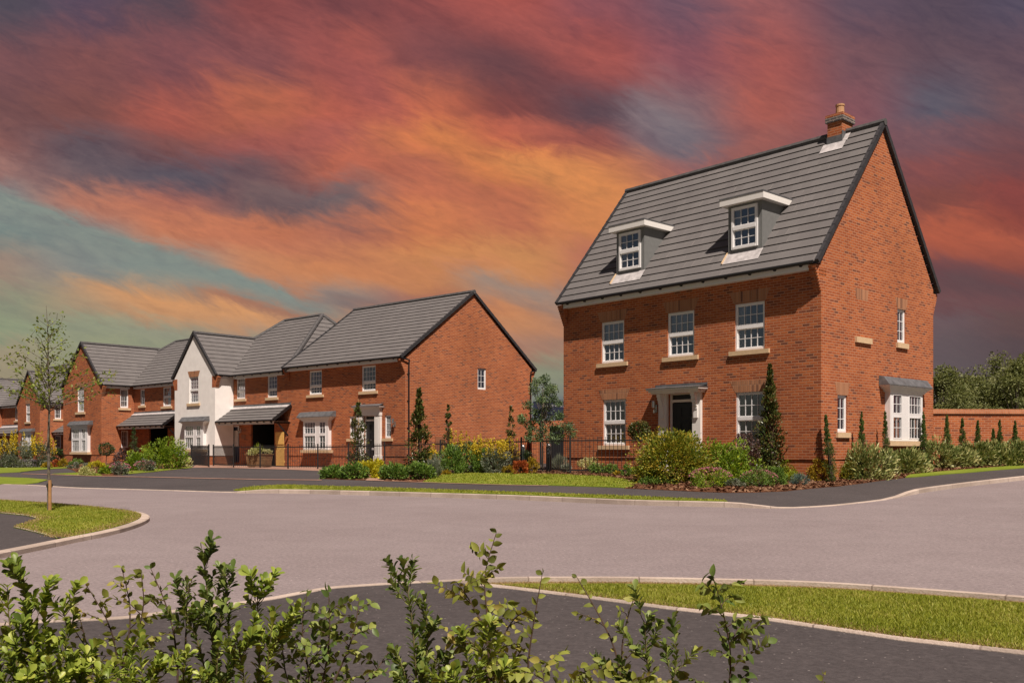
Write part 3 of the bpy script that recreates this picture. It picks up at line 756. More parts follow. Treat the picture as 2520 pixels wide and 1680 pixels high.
mb = MB(); pit = (ZR-ZE)/(W/2+OE)
tiles(mb, [(-L-.08, -OE, ZE), (.06, -OE, ZE), (.06, W/2, ZR), (-L-.08, W/2, ZR)])
tiles(mb, [(-L-.08, W+OE, ZE), (.06, W+OE, ZE), (.06, W/2, ZR), (-L-.08, W/2, ZR)])
roof = build('roof', mb, M['tile'], hs)
for x in (.05, -L-.05):
    for y in (-OE, W+OE): mb = MB(); verge(mb, (x, y, ZE+.04), (x, W/2, ZR+.04)); build('verge_trim', mb, M['verge'], roof)
mb = MB(); ridge_line(mb, (-L-.1, W/2, ZR+.07), (.1, W/2, ZR+.07)); build('ridge_tiles', mb, M['ridge'], roof)
eaves(hs, f, -L+.05, -.05, ZE+.02, OE); eaves(hs, BK(W), -L+.05, -.05, ZE+.02, OE)
# chimney
mb = MB(); c0, c1, d0, d1 = -1.58, -1.10, 3.14, 3.78
cf = FR(0, 0)
cf.box(mb, c0, c1, -d1, -d0, 9.9, 11.05); cf.box(mb, c0-.045, c1+.045, -d1-.045, -d0+.045, 11.20, 11.28)
ch = build('chimney', mb, M['brick'], roof)
mb = MB(); cf.box(mb, c0-.05, c1+.05, -d1-.05, -d0+.05, 11.05, 11.20); build('blue_brick_band', mb, M['blue_brick'], ch)
mb = MB(); lathe(mb, ((c0+c1)/2, (d0+d1)/2, 11.28), [(.15, 0), (.13, .03), (.118, .30), (.135, .31), (.135, .36), (.10, .36), (.1, .2)], 14); build('chimney_pot', mb, M['pot'], ch, smooth=True)
mb = MB()
ry = lambda y: ZE+pit*(y+OE)
for x0, x1, ya, yb in ((c0-.13, c1+.14, d0-.26, d0), (c1, c1+.17, d0-.02, W/2-.02)):
    mb.face([(x0, ya, ry(ya)+.06), (x1, ya, ry(ya)+.06), (x1, yb, ry(yb)+.06), (x0, yb, ry(yb)+.06)])
build('lead_apron', mb, M['lead_new'], ch)
mb = MB(); cf.box(mb, c0-.015, c1+.015, -d0-.002, -d0+.018, 10.3, 10.62); SR(c1).box(mb, d0-.01, W/2-.06, .0, .014, 10.5, 10.74); build('lead_soaker', mb, M['lead'], ch)
# dormers
for x0, x1 in ((-7.56, -6.38), (-3.16, -2.01)):
    y0, zt = .27, 8.34; a = FR(0, y0); wu0, wu1, wz0, wz1 = x0+.14, x1-.13, 7.02, 8.24
    mb = MB(); wall_mesh(mb, a, x0, x1, 6.7, [(x0, zt), (x1, zt)], [(wu0, wu1, wz0, wz1)])
    for ax in (SR(x1), SL(x0)):
        ye = (zt-ZE)/pit-OE; mb.face([ax.p(y0, 0, 6.7), ax.p(ye, 0, zt), ax.p(y0, 0, zt)]); 
    dm = build('dormer', mb, M['cheek'], roof)
    mb = MB(); a.box(mb, x0-.17, x1+.17, -1.65, .2, zt-.02, zt+.16); build('dormer_fascia', mb, M['paint'], dm)
    mb = MB(); a.box(mb, x0-.18, x1+.18, -1.75, .212, zt+.162, zt+.20); build('dormer_roof', mb, M['lead'], dm)
    sash(roof, a, wu0, wu1, wz0, wz1, nx=3, ny=(2, 2), back=-.035, drape='left', name='dormer_window', room=.5, mg=0)
    mb = MB(); mb.face([(x0-.06, y0-.27, ry(y0-.27)+.06), (x1+.04, y0-.27, ry(y0-.27)+.06), (x1+.04, y0-.005, ry(y0)+.07), (x0-.06, y0-.005, ry(y0)+.07)]); build('dormer_apron', mb, M['lead_new'], dm)
    mb = MB(); bar(mb, (x0-.05, y0-.27, ry(y0-.27)+.08), (x0-.04, y0+.02, ry(y0)+.1), .03, .05); build('apron_trim', mb, M['stone'], dm)
S = (.17, .135, .07); LI = (.36, .17)
sash(hs, f, *fo[0], sill=S, lintel=LI, drape='blind'); sash(hs, f, *fo[1], sill=S, lintel=(.33, .17)); sash(hs, f, *fo[2], sill=S, lintel=LI, drape='blind')
sash(hs, f, *fo[3], sill=S, lintel=LI, drape='left'); sash(hs, f, *fo[4], sill=S, lintel=(.33, .17))
sash(hs, sd, *so[0], nx=2, ny=(3, 0), sill=(.09, .15, .07), lintel=(.34, .12), drape=None); sash(hs, sd, *so[1], nx=2, ny=(3, 0), sill=(.09, .16, .07), lintel=(.34, .12), drape='full')
mb = MB(); sd.prism(mb, [(1.90, 5.41), (2.55, 5.41), (2.62, 5.72), (1.84, 5.72)], -.02, .004); build('blind_arch', mb, M['soldier'], hs)
mb = MB(); sd.box(mb, 1.82, 2.72, -.03, .07, 4.17, 4.33); build('blind_sill', mb, M['stone'], hs)
flat_bay(hs, sd, 3.6, 5.72, 1.40, 2.84, .17, lights=((.09, .33, 2), (.58, .93, 4)))
# front door, canopy on consoles
panel_door(hs, f.out(-.10), -5.10, -4.27, .60, 2.58, M['door'])
mb = MB(); a = f.out(-.1); a.box(mb, -5.18, -5.10, -.05, .02, .57, 2.88); a.box(mb, -4.27, -4.2, -.05, .02, .57, 2.88); a.box(mb, -5.10, -4.27, -.05, .02, 2.60, 2.68); a.box(mb, -5.10, -4.27, -.05, .02, 2.83, 2.88)
df = build('door_frame', mb, M['paint'], hs)
mb = MB(); mb.face([a.p(-5.1, -.02, 2.68), a.p(-4.27, -.02, 2.68), a.p(-4.27, -.02, 2.83), a.p(-5.1, -.02, 2.83)]); a.box(mb, -5.1, -4.27, -.06, -.05, 2.6, 2.88); build('fanlight', mb, M['door'], df)
mb = MB()
for u0, u1 in ((-5.50, -5.18), (-4.20, -3.90)):
    f.box(mb, u0, u1, .001, .10, .3, 2.86); f.box(mb, u0-.02, u1+.02, .001, .13, .3, .62); um = (u0+u1)/2
    f.prism(mb, [(um-.07, 2.10), (um+.07, 2.10), (um+.07, 2.86), (um-.07, 2.86)], .10, .15)
    for k in range(5): f.box(mb, um-.07, um+.07, .15, .165+.035*k, 2.36+.1*k, 2.36+.1*(k+1)-.002)
f.box(mb, -5.18, -4.2, .001, .06, 2.885, 2.96)
pc = build('door_surround', mb, M['paint'], hs)
mb = MB()
for e, za, zb in ((.0, 2.86, 2.91), (.05, 2.91, 2.96), (.10, 2.96, 3.01)): f.box(mb, -5.60-e, -3.80+e, .004, .36+e, za, zb-.002)
cn = build('door_canopy', mb, M['paint'], hs)
mb = MB(); f.box(mb, -5.72, -3.68, .004, .485, 3.01, 3.03)
mb.face([f.p(-5.72, .485, 3.03), f.p(-3.68, .485, 3.03), f.p(-3.72, .01, 3.09), f.p(-5.68, .01, 3.09)]); f.box(mb, -5.69, -3.71, .003, .012, 3.06, 3.16); build('canopy_lead', mb, M['lead'], cn)
lantern(hs, f, -5.66, 2.52)
mb = MB(); f.box(mb, -5.5, -3.9, .0, .9, .2, .5); build('doorstep', mb, M['setts'], hs)

# ------------------------------------------------------------------ wide gabled house (end of the row)
TX, TY, TD = -4.9018, 42.6296, 41.08
ht = house_root('gabled_house', 'wide red brick house with a plain brick gable end, white door surround and black downpipes', TX, TY, TD, .2)
L, W, ZE, ZR, OE = 9.08, 9.04, 5.36, 8.92, .33
bw = (-7.36,-5.52,1.14,2.56); fo = [bw, (-7.23,-6.19,3.91,5.14), (-3.09,-2.07,3.92,5.14), (-4.01,-3.58,1.67,2.75), (-1.42,-.98,1.67,2.75), (-2.9,-2.0,.45,2.74)]
so = [(4.86, 5.48, 4.14, 5.2)]; zp = .82
mb = MB()
wall_mesh(mb, f, -L, 0, zp, [(-L, ZE), (0, ZE)], [o for o in fo if o[2] > zp]+[(-2.9,-2.0,zp,2.74)]); wall_mesh(mb, f.out(-.028), -L, 0, -.2, [(-L, zp), (0, zp)], [(-2.9,-2.0,.45,zp)])
gt = [(0, ZE+.03), (W/2, ZR-.1), (W, ZE+.03)]
wall_mesh(mb, sd, 0, W, zp, gt, so); wall_mesh(mb, sd.out(-.028), 0, W, -.2, [(0, zp), (W, zp)], []); wall_mesh(mb, SL(-L), 0, W, -.2, gt, []); wall_mesh(mb, BK(W), -L, 0, -.2, [(-L, ZE), (0, ZE)], [])
build('wall', mb, M['brick'], ht)
for q in ((f, -.215, 0), (f, -L, -L+.2), (BK(W), -.215, 0)): mb = MB(); kneeler(mb, *q, ZE-.06, n=8, out=.32); build('corbel', mb, M['brick'], ht)
mb = MB(); tiles(mb, [(-L-.08, -OE, ZE), (.06, -OE, ZE), (.06, W/2, ZR), (-L-.08, W/2, ZR)]); tiles(mb, [(-L-.08, W+OE, ZE), (.06, W+OE, ZE), (.06, W/2, ZR), (-L-.08, W/2, ZR)])
roof = build('roof', mb, M['tile'], ht)
for x in (.05, -L-.05):
    for y in (-OE, W+OE): mb = MB(); verge(mb, (x, y, ZE+.04), (x, W/2, ZR+.04)); build('verge_trim', mb, M['verge'], roof)
mb = MB(); ridge_line(mb, (-L-.1, W/2, ZR+.07), (.1, W/2, ZR+.07)); build('ridge_tiles', mb, M['ridge'], roof)
eaves(ht, f, -L+.05, -.05, ZE+.02, OE); eaves(ht, BK(W), -L+.05, -.05, ZE+.02, OE)
downpipe(ht, sd, .16, ZE-.1, .3); downpipe(ht, sd, W-.15, ZE-.1, .3)
mb = MB(); tube(mb, [sd.p(.16, .10, ZE-.1), sd.p(-OE, .06, ZE-.03)], .036); build('gutter_end', mb, M['black'], ht); mb = MB(); tube(mb, [sd.p(W-.15, .10, ZE-.1), sd.p(W+OE, .06, ZE-.03)], .036); build('gutter_end', mb, M['black'], ht)
S = (.17, .14, .07)
sash(ht, f, *fo[1], nx=4, ny=(3, 2), split=.36, sill=S); sash(ht, f, *fo[2], nx=4, ny=(3, 2), split=.36, sill=S, drape='left')
sash(ht, f, *fo[3], nx=2, ny=(3, 0), sill=(.16, .14, .07), drape='full'); sash(ht, f, *fo[4], nx=2, ny=(3, 0), sill=(.14, .14, .07), drape='full')
sash(ht, sd, *so[0], nx=2, ny=(3, 0), sill=None, drape='blind'); 
mb = MB(); sd.box(mb, 4.66, 5.68, -.03, .006, 5.2, 5.42); build('soldier_course', mb, M['brick'], ht)
flat_bay(ht, f, -7.46, -5.42, 1.12, 2.58, .2)
panel_door(ht, f.out(-.08), -2.85, -2.07, .5, 2.48, M['door'])
mb = MB(); a = f.out(-.08); a.box(mb, -2.9, -2.85, -.05, .02, .45, 2.74); a.box(mb, -2.07, -2.0, -.05, .02, .45, 2.74); a.box(mb, -2.85, -2.07, -.05, .02, 2.49, 2.57); a.box(mb, -2.85, -2.07, -.06, -.04, 2.57, 2.74); df = build('door_frame', mb, M['paint'], ht)
mb = MB(); a.box(mb, -2.82, -2.1, -.035, -.02, 2.58, 2.71); build('fanlight', mb, M['door'], df)
mb = MB(); a.box(mb, -2.4, -2.22, .02, .03, 1.12, 1.22); build('door_notice', mb, M['paper'], ht)
mb = MB()
for u0, u1 in ((-3.34, -2.9), (-2.0, -1.62)):
    f.box(mb, u0, u1, .001, .14, .3, 2.72); f.box(mb, u0-.03, u1+.03, .001, .18, .3, .85); f.box(mb, u0+.1, u1-.1, .14, .15, .95, 2.6)
f.box(mb, -3.36, -1.6, .001, .16, 2.742, 3.08); f.box(mb, -3.44, -1.52, .001, .24, 3.08, 3.14); f.box(mb, -3.5, -1.46, .001, .31, 3.14, 3.19)
build('door_surround', mb, M['paint'], ht)
mb = MB(); mb.face([f.p(-3.52, .33, 3.2), f.p(-1.44, .33, 3.2), f.p(-1.48, .01, 3.3), f.p(-3.48, .01, 3.3)]); f.box(mb, -3.52, -1.44, .004, .33, 3.192, 3.2); build('canopy_lead', mb, M['lead'], ht)
lantern(ht, f, -.68, 2.42)
mb = MB(); sd.box(mb, 1.9, 2.5, .001, .06, .95, 1.75); build('meter_box', mb, M['boxbrown'], ht)

# ------------------------------------------------------------------ houses with a projecting front wing
def wing_house(name, label, X, Y, deg, zb, wx0, wx1, wy, my, mx1, ze, wridge, mridge, hipl, hipr, rw, wood_end, white=False, mw=9.0, wins=(), wing_win=None, bay=None, side_win=None, side_low=None,
               porch=None, zp=.8, hip_right=True, open_=None, door=None, group=None):
    h = house_root(name, label, X, Y, deg, zb, group)
    fw = FR(0, wy); fm = FR(0, my); s = SR(wx1); OE = .22; OM = .3
    wc = (wx0+wx1)/2; tanw = (wridge-ze)/((wx1-wx0)/2+OE)
    gt = [(wx0, ze+.05), (wc, wridge-.12), (wx1, ze+.05)]
    wm = M['render'] if white else M['brick']
    mb = MB(); bayo = [(bay[0]+.1, bay[1]-.1, bay[2]+.02, bay[3]-.02)] if bay else []
    wall_mesh(mb, fw, wx0, wx1, zp, gt, [wing_win]+bayo); wall_mesh(mb, s, wy, my, zp, [(wy, ze), (my, ze)], [o for o in (side_win, side_low) if o]); wall_mesh(mb, SL(wx0), wy, my+mw*.5, zp, [(wy, ze), (my+mw*.5, ze)], [])
    ops = [w[:4] for w in wins]+[o for o in (open_, door) if o]
    if not white: 
        wall_mesh(mb, fm, wx1, mx1, -.2, [(wx1, ze), (mx1, ze)], ops); wall_mesh(mb, SR(mx1), my, my+mw, -.2, [(my, ze), (my+mw, ze)], [])
        wall_mesh(mb, BK(my+mw), wx0, mx1, -.2, [(wx0, ze), (mx1, ze)], []); build('wall', mb, M['brick'], h)
    else:
        build('rendered_wall', mb, wm, h); mb = MB(); wall_mesh(mb, fm, wx1+.003, mx1, -.2, [(wx1, ze), (mx1, ze)], ops); wall_mesh(mb, SR(mx1), my, my+mw, -.2, [(my, ze), (my+mw, ze)], [])
        wall_mesh(mb, BK(my+mw), wx0, mx1, -.2, [(wx0, ze), (mx1, ze)], []); build('wall', mb, M['brick'], h)
    mb = MB(); fw.out(-.028).box(mb, wx0+.028, wx1-.028, -.1, 0, -.2, zp-.001); s.out(-.028).box(mb, wy+.13, my+.02, -.1, 0, -.2, zp-.002); SL(wx0).out(-.028).box(mb, wy+.13, my+4, -.1, 0, -.2, zp-.002); build('plinth', mb, M['brick'], h)
    for q, b0, b1 in ((s, wx1-.3, wx1+.002), (SL(wx0), wx0-.002, wx0+.3)):
        mb = MB(); kneeler(mb, q, wy, wy+.22, ze-.05, n=8, out=OE+.04)
        if white: fw.box(mb, b0, b1, -.05, .006, ze-.66, ze-.03)
        build('corbel', mb, M['brick'], h)
    # roofs
    tm = (mridge-ze)/(rw+OM); yend = my-OM+(wridge-ze)/tm; ym = my+rw
    mb = MB()
    e1 = wx1+OE; e0 = wx0-OE; v = my-OM
    tiles(mb, [(e1, wy-.06, ze), (e1, v, ze), (wc, yend, wridge), (wc, wy-.06, wridge)]); tiles(mb, [(e0, wy-.06, ze), (e0, v, ze), (wc, yend, wridge), (wc, wy-.06, wridge)])
    xr = mx1+(OM if hip_right else .08); xl = wx0-.3
    tiles(mb, [(xl, v, ze), (xr, v, ze), (hipr if hip_right else xr, ym, mridge), (hipl, ym, mridge)]); tiles(mb, [(xl, my+2*rw+OM, ze), (xr, my+2*rw+OM, ze), (hipr if hip_right else xr, ym, mridge), (hipl, ym, mridge)])
    if hip_right: tiles(mb, [(xr, v, ze), (xr, my+2*rw+OM, ze), (hipr, ym, mridge)])
    tiles(mb, [(xl, v, ze), (xl, my+2*rw+OM, ze), (hipl, ym, mridge)])
    rf = build('roof', mb, M['tile'], h)
    mb = MB(); ridge_line(mb, (wc, wy-.08, wridge+.06), (wc, yend, wridge+.06)); ridge_line(mb, (hipl, ym, mridge+.06), (hipr if hip_right else xr, ym, mridge+.06))
    if hip_right: ridge_line(mb, (xr, v, ze+.06), (hipr, ym, mridge+.06), r=.12); ridge_line(mb, (xr, my+2*rw+OM, ze+.06), (hipr, ym, mridge+.06), r=.12)
    ridge_line(mb, (xl, my+2*rw+OM, ze+.06), (hipl, ym, mridge+.06), r=.12); ridge_line(mb, (xl, v, ze+.06), (hipl, ym, mridge+.06), r=.12)
    build('ridge_tiles', mb, M['ridge'], rf)
    for e in (e0, e1): mb = MB(); verge(mb, (e, wy-.05, ze+.04), (wc, wy-.05, wridge+.05), w=.11); build('verge_trim', mb, M['verge'], rf)
    eaves(h, s, wy+.1, v+.1, ze+.02, OE, step=.8); eaves(h, fm, wx1+.22, mx1, ze+.02, OM, step=.75)
    # windows
    sash(h, fw, *wing_win, nx=4, ny=(3, 3) if white else (3, 3), sill=(.2, .15, .07), lintel=(.33, .16))
    if bay: flat_bay(h, fw, *bay, .2)
    if side_win: sash(h, s, *side_win, nx=3, ny=(3, 0), sill=(.14, .15, .07))
    if side_low: sash(h, s, *side_low, nx=3, ny=(3, 0), drape=None)
    for w in wins: sash(h, fm, *w[:4], nx=w[4], ny=w[5], split=w[6], sill=(w[7], .14, .07), drape=w[8])
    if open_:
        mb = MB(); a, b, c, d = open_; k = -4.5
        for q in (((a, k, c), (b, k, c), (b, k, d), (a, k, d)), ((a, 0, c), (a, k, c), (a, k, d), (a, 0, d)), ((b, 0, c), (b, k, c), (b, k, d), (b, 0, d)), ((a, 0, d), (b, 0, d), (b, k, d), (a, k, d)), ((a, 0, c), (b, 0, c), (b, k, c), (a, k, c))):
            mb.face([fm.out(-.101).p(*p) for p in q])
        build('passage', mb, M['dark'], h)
    if door:
        panel_door(h, fm.out(-.07), door[0]+.08, door[1]-.02, door[2], door[3]-.06, M['bluedoor'], glazed=True)
        mb = MB(); a = fm.out(-.07); a.box(mb, door[0], door[0]+.08, -.05, .03, door[2], door[3]); a.box(mb, door[0]+.08, door[1], -.05, .03, door[3]-.06, door[3]); build('door_frame', mb, M['upvc'], h)
    if porch:
        x0, x1, pj, zl, zt = porch; m2 = (zt-zl)/pj
        mb = MB(); tiles(mb, [(x0, my-pj, zl), (x1, my-pj, zl), (x1, my-.003, zt), (x0, my-.003, zt)], gauge=.30)
        pr = build('porch_roof', mb, M['tile'], h)
        mb = MB(); verge(mb, (x1, my-pj, zl+.04), (x1, my-.06, zt+.04)); bar(mb, (x1-.25, my-.01, zl-.12), (x1-.25, my-pj+.05, zl-.12), .09, .1); bar(mb, (x1-.25, my-.06, zl-.8), (x1-.25, my-pj*.6, zl-.15), .07, .07); build('porch_bracket', mb, M['black'], pr)
        mb = MB(); fm.box(mb, x0+.02, x1-.05, .004, .022, zt+.01, zt+.17); q = [(x0, .02, zt+.07), (x1, .02, zt+.07), (x1, .2, zt-.2*m2+.075), (x0, .2, zt-.2*m2+.075)]; build('lead_flashing', mb, M['lead'], pr)
        mb = MB(); mb.face([fm.p(*p) for p in q]); build('lead_apron', mb, M['lead_new'], pr)
        mb = MB(); a = FR(0, my-pj+.12); a.box(mb, x0+.03, x1-.12, 0, .03, zl-.2, zl-.02); build('fascia', mb, M['paint'], pr)
        mb = MB(); a = FR(0, my-pj+.09); tube(mb, [a.p(x0+.02, .1, zl-.02), a.p(x1, .1, zl-.02)], .05, n=8)
        m = int((x1-x0)/.6)
        for k in range(m): u = x0+(x1-x0)*(k+.5)/m; a.box(mb, u-.03, u+.03, .002, .08, zl-.12, zl-.04)
        build('gutter', mb, M['black'], pr)
        mb = MB(); mb.face([(x0, my-pj+.03, zl-.06), (x1-.1, my-pj+.03, zl-.06), (x1-.1, my, zl-.06), (x0, my, zl-.06)]); build('porch_ceiling', mb, M['paint'], pr)
    return h, fm
hb, fb = wing_house('rendered_wing_house', 'brick house with a white rendered front wing and a tiled porch over a navy door', TX, TY, TD, .2,
    -18.47, -14.17, -1.15, 0, -9.09, 5.22, 7.72, 8.87, -15.35, -11.75, 4.28, None, white=True, mw=8.6, wing_win=(-16.85, -15.9, 3.75, 5.24), bay=(-17.05, -15.09, 1.15, 2.52),
    wins=((-13.87, -13.02, 3.94, 5.12, 3, (3, 2), .36, .13, 'full'), (-10.9, -10.02, 3.91, 5.1, 3, (3, 2), .36, .13, 'left')),
    porch=(-14.165, -8.72, 1.13, 2.66, 3.42), open_=(-12.45, -10.25, .25, 2.5), door=(-14.42, -13.6, .42, 2.46))
lantern(hb, fb, -13.42, 2.28)
mb = MB(); fb.box(mb, -13.35, -12.95, .0, .02, 1.72, 1.95); build('wall_plaque', mb, M['boxbrown'], hb)
c_args = dict(wing_win=(-30.0, -29.02, 3.58, 5.2), bay=(-30.4, -28.1, .97, 2.53), side_win=(-.42, .12, 3.82, 5.06), side_low=(-.36, .12, 1.25, 2.36),
    wins=((-25.8, -25.2, 3.97, 5.02, 2, (3, 0), .5, .15, 'full'), (-22.9, -21.9, 3.82, 5.02, 4, (2, 2), .5, .15, 'left')), porch=(-26.6, -20.7, 1.17, 2.62, 3.4), open_=(-24.6, -22.3, .25, 2.5))
wing_house('brick_wing_house', 'brick house with a brick front gable just left of the white rendered wing', TX, TY, TD, .15,
    -32.1, -26.6, -1.66, .5, -20.4, 5.22, 8.08, 8.62, -28.35, -23.8, 3.95, None, **c_args)
# the same type further up the street
fc = lambda lx, ly, X, Y, d: (X+lx*math.cos(math.radians(d))+ly*math.sin(math.radians(d)), Y-lx*math.sin(math.radians(d))+ly*math.cos(math.radians(d)))
ap = fc(-29.5, -1.7, TX, TY, TD); Zd = ap[1]*109/80.; tgt = ((69-CX)/F*Zd, Zd); DD = 44.
o0 = fc(-29.35, -1.7, 0, 0, DD); DX, DY = tgt[0]-o0[0], tgt[1]-o0[1]
wing_house('brick_wing_house', 'far brick house whose front gable stands behind the staked young street tree', DX, DY, DD, .1,
    -32.1, -26.6, -1.66, .5, -20.4, 5.22, 8.08, 8.62, -28.35, -23.8, 3.95, None, **c_args)
e_args = dict(c_args, wins=((-22.95, -21.75, 3.82, 5.02, 3, (3, 0), .5, .15, 'curtain'), (-21.1, -20.65, 3.97, 5.02, 2, (3, 0), .5, .1, 'full')), porch=(-26.6, -20.15, .75, 2.62, 3.3), open_=(-21.9, -20.9, .25, 2.5), side_low=None)
EX, EY = fc(-11.75, -1.55, DX, DY, DD)
wing_house('brick_wing_house', 'farthest house at the left edge, only its tiled roof and right end in view', EX, EY, DD, .1,
    -32.1, -26.6, -1.66, .5, -20.4, 5.22, 8.08, 9.25, -28.35, -20.4, 4.4, None, hip_right=False, **e_args)
# ------------------------------------------------------------------ garden wall
gw = thing('garden_wall', 'long red brick garden wall with a brick-on-edge coping, running right from the tall house', 'wall', (13.42, 30.2, .3)); SHIFT[gw.name] = .3
a = Ax((0, 0), (.998, .06), (.06, -.998)); mb = MB(); a.box(mb, 0, 16, -.22, 0, -.2, 2.30); build('brickwork', mb, M['brick'], gw)
mb = MB(); a.box(mb, -.0, 16.02, -.26, .05, 2.305, 2.375); a.box(mb, 0, 16.02, -.235, .02, 2.375, 2.46); build('coping', mb, M['coping'], gw)

# ------------------------------------------------------------------ railings
def railing(label, pts, posts, h=1.1, gap=.115):
    z0 = zplot(*pts[0]); r = thing('railing_fence', label, 'railing', (*pts[0], z0)); ox, oy = pts[0]
    q = dens(pts, gap); mb = MB()
    P = lambda p, z: (p[0]-ox, p[1]-oy, zplot(*p)+z-z0)
    for p in q: tube(mb, [P(p, .06), P(p, h-.02)], .0105, .0095, n=4)
    for zz in (.12, h-.12):
        for s_, e_ in zip(pts[:-1], pts[1:]):
            d_ = dens([s_, e_], 1.2)
            for i_, j_ in zip(d_[:-1], d_[1:]): bar(mb, P(i_, zz), P(j_, zz), .012, .04)
    build('rail_panel', mb, M['iron'], r)
    for p in posts:
        mb = MB(); bar(mb, P(p, -.05), P(p, h+.03), .055, .055, up=(0, 1, 0)); build('post', mb, M['iron'], r)
def ray_at(x, Y): return ((x-CX)/F*Y, Y)
fp = [gp(575,1150.3), gp(640,1151), gp(709,1153.6), gp(782,1154.2)]
rp = [ray_at(946, 37.4), ray_at(1084, 33.3), ray_at(1281, 29.6)]
railing('longest black iron railing, from the navy door past the white door surround', fp+rp, fp+[ray_at(858, 39.1)]+rp[:2]+[ray_at(1180, 31.3)])
railing('black iron railing before the tall house, between the bollard and the big green bush', [ray_at(1283, 29.5), ray_at(1403, 27.3), ray_at(1600, 26.6)], [ray_at(1283, 29.5), ray_at(1403, 27.3)])
railing('short black railing below the bay window of the white rendered wing', [gp(471,1145.5), gp(514,1149.5)], [gp(471,1145.5), gp(514,1149.5)])
railing('black railing between the white rendered wing and the navy door', [gp(525,1146.5), gp(572,1149.8)], [gp(525,1146.5)])

# ------------------------------------------------------------------ planter, board gate, bollards, hoarding
px, py = gp(634.5, 1150); pz = zplot(px, py); s_ = py/F
pl = thing('wooden_planter', 'tapered wooden planter trough full of white and green bedding plants by the dark passage', 'planter', (px, py+.25, pz), -math.radians(TD)*.6)
mb = MB(); hw, hd, ht_ = 31*s_, .27, 29*s_
def slant(w0, w1, d0, d1, z0, z1):
    b = [(-w0, -d0, z0), (w0, -d0, z0), (w0, d0, z0), (-w0, d0, z0)]; t = [(-w1, -d1, z1), (w1, -d1, z1), (w1, d1, z1), (-w1, d1, z1)]
    for i in range(4): j = (i+1) % 4; mb.face([b[i], b[j], t[j], t[i]])
for k in range(4): slant(hw*(.9+.025*k), hw*(.922+.025*k), hd*(.8+.05*k), hd*(.845+.05*k), .05+k*ht_/4, .05+(k+1)*ht_/4-.012)
build('trough', mb, M['wood'], pl)
mb = MB()
for x, y, w, d in ((0, -hd-.0, hw+.04, .03), (0, hd+.0, hw+.04, .03), (-hw, 0, .03, hd-.03), (hw, 0, .03, hd-.03)): WORLD.box(mb, x-w, x+w, y-d, y+d, ht_+.05, ht_+.09)
mb.face([(-hw, -hd, ht_+.03), (hw, -hd, ht_+.03), (hw, hd, ht_+.03), (-hw, hd, ht_+.03)])
build('rim', mb, M['wood'], pl)
mb = MB()
for x in (-hw*.75, hw*.75): WORLD.box(mb, x-.05, x+.05, -hd*.7, hd*.7, -.01, .05)
build('foot', mb, M['wood'], pl)
th = math.radians(TD)
gx, gy = fc(-9.25, -.34, TX, TY, TD); gz = zplot(gx, gy)
gt_ = thing('board_gate', 'pale new timber board gate standing between the porch and the bay window', 'gate', (gx, gy, gz), -th)
mb = MB()
for k in range(7): WORLD.box(mb, -.36+k*.103, -.36+k*.103+.096, -.02, .0, 0, 1.2)
build('boards', mb, M['timber'], gt_)
mb = MB(); WORLD.box(mb, -.37, .37, -.045, -.021, 1.15, 1.78); build('top_panel', mb, M['timber'], gt_)
mb = MB(); WORLD.box(mb, -.36, .36, .001, .05, .2, .3); WORLD.box(mb, -.36, .36, .001, .05, .9, 1.0); build('rail', mb, M['timber'], gt_)
def bollard(X, Y, label, h=.92):
    z = zplot(X, Y); o = thing('bollard_light', label, 'bollard', (X, Y, z), group='bollard lights by the gate')
    mb = MB(); lathe(mb, (0, 0, 0), [(.0, 0), (.085, 0), (.085, h-.1), (.0, h-.1)], 16); build('post', mb, M['bollard'], o, smooth=True)
    mb = MB(); lathe(mb, (0, 0, h-.1), [(.075, 0), (.075, .03), (.09, .035), (.06, .085), (0, .10)], 16); build('cap', mb, M['chrome'], o, smooth=True)
bollard(*ray_at(1350, 29.4), 'grey bollard light with a steel cap, under the blue-green tree'); bollard(*ray_at(1287, 37), 'smaller bollard light farther back, left of the blue-green tree')
# outbuilding and hoarding behind
ob = thing('garage', 'dark brick outbuilding under the navy hoarding, seen in the gap between the houses', 'garage', (4.2, 47, .4)); SHIFT[ob.name] = .4
a = Ax((-3.2, 0), (1, 0), (0, -1)); mb = MB(); wall_mesh(mb, a, 0, 7, 0, [(0, 2.6), (7, 2.6)], [(.9, 2.2, .2, 2.3)]); mb.face([a.p(0, 0, 2.6), a.p(7, 0, 2.6), a.p(7, -4, 2.7), a.p(0, -4, 2.7)]); mb.face([a.p(0, 0, 0), a.p(0, -4, 0), a.p(0, -4, 2.7), a.p(0, 0, 2.6)]); build('wall', mb, M['brick'], ob)
mb = MB(); a.out(-.08).box(mb, .9, 2.2, -.05, 0, .2, 2.3); build('garage_door', mb, M['door'], ob)
sg = thing('hoarding_sign', 'navy hoarding sign with white serif lettering, half hidden by the blue-green tree', 'sign', (*ray_at(1312, 43.5), 2.7)); 
mb = MB(); WORLD.box(mb, 0, 2.9, 0, .06, .02, .70); build('board', mb, M['navy'], sg)
mb = MB(); WORLD.box(mb, .3, .4, .065, .14, -2.4, .68); build('prop', mb, M['iron'], sg); mb = MB(); WORLD.box(mb, 2.5, 2.6, .065, .14, -2.4, .68); build('prop', mb, M['iron'], sg)
def text(parent, body, size, loc, mat, name):
    cu = bpy.data.curves.new(name, 'FONT'); cu.body = body; cu.size = size; cu.extrude = .004; cu.space_character = 1.05
    t_ = bpy.data.objects.new(name, cu); COL.objects.link(t_); dg = bpy.context.evaluated_depsgraph_get(); me = bpy.data.meshes.new_from_object(t_.evaluated_get(dg))
    bpy.data.objects.remove(t_); me.materials.clear(); me.materials.append(mat); o = bpy.data.objects.new(name, me); link(o, parent); o.location = loc; o.rotation_euler = (math.pi/2, 0, 0)
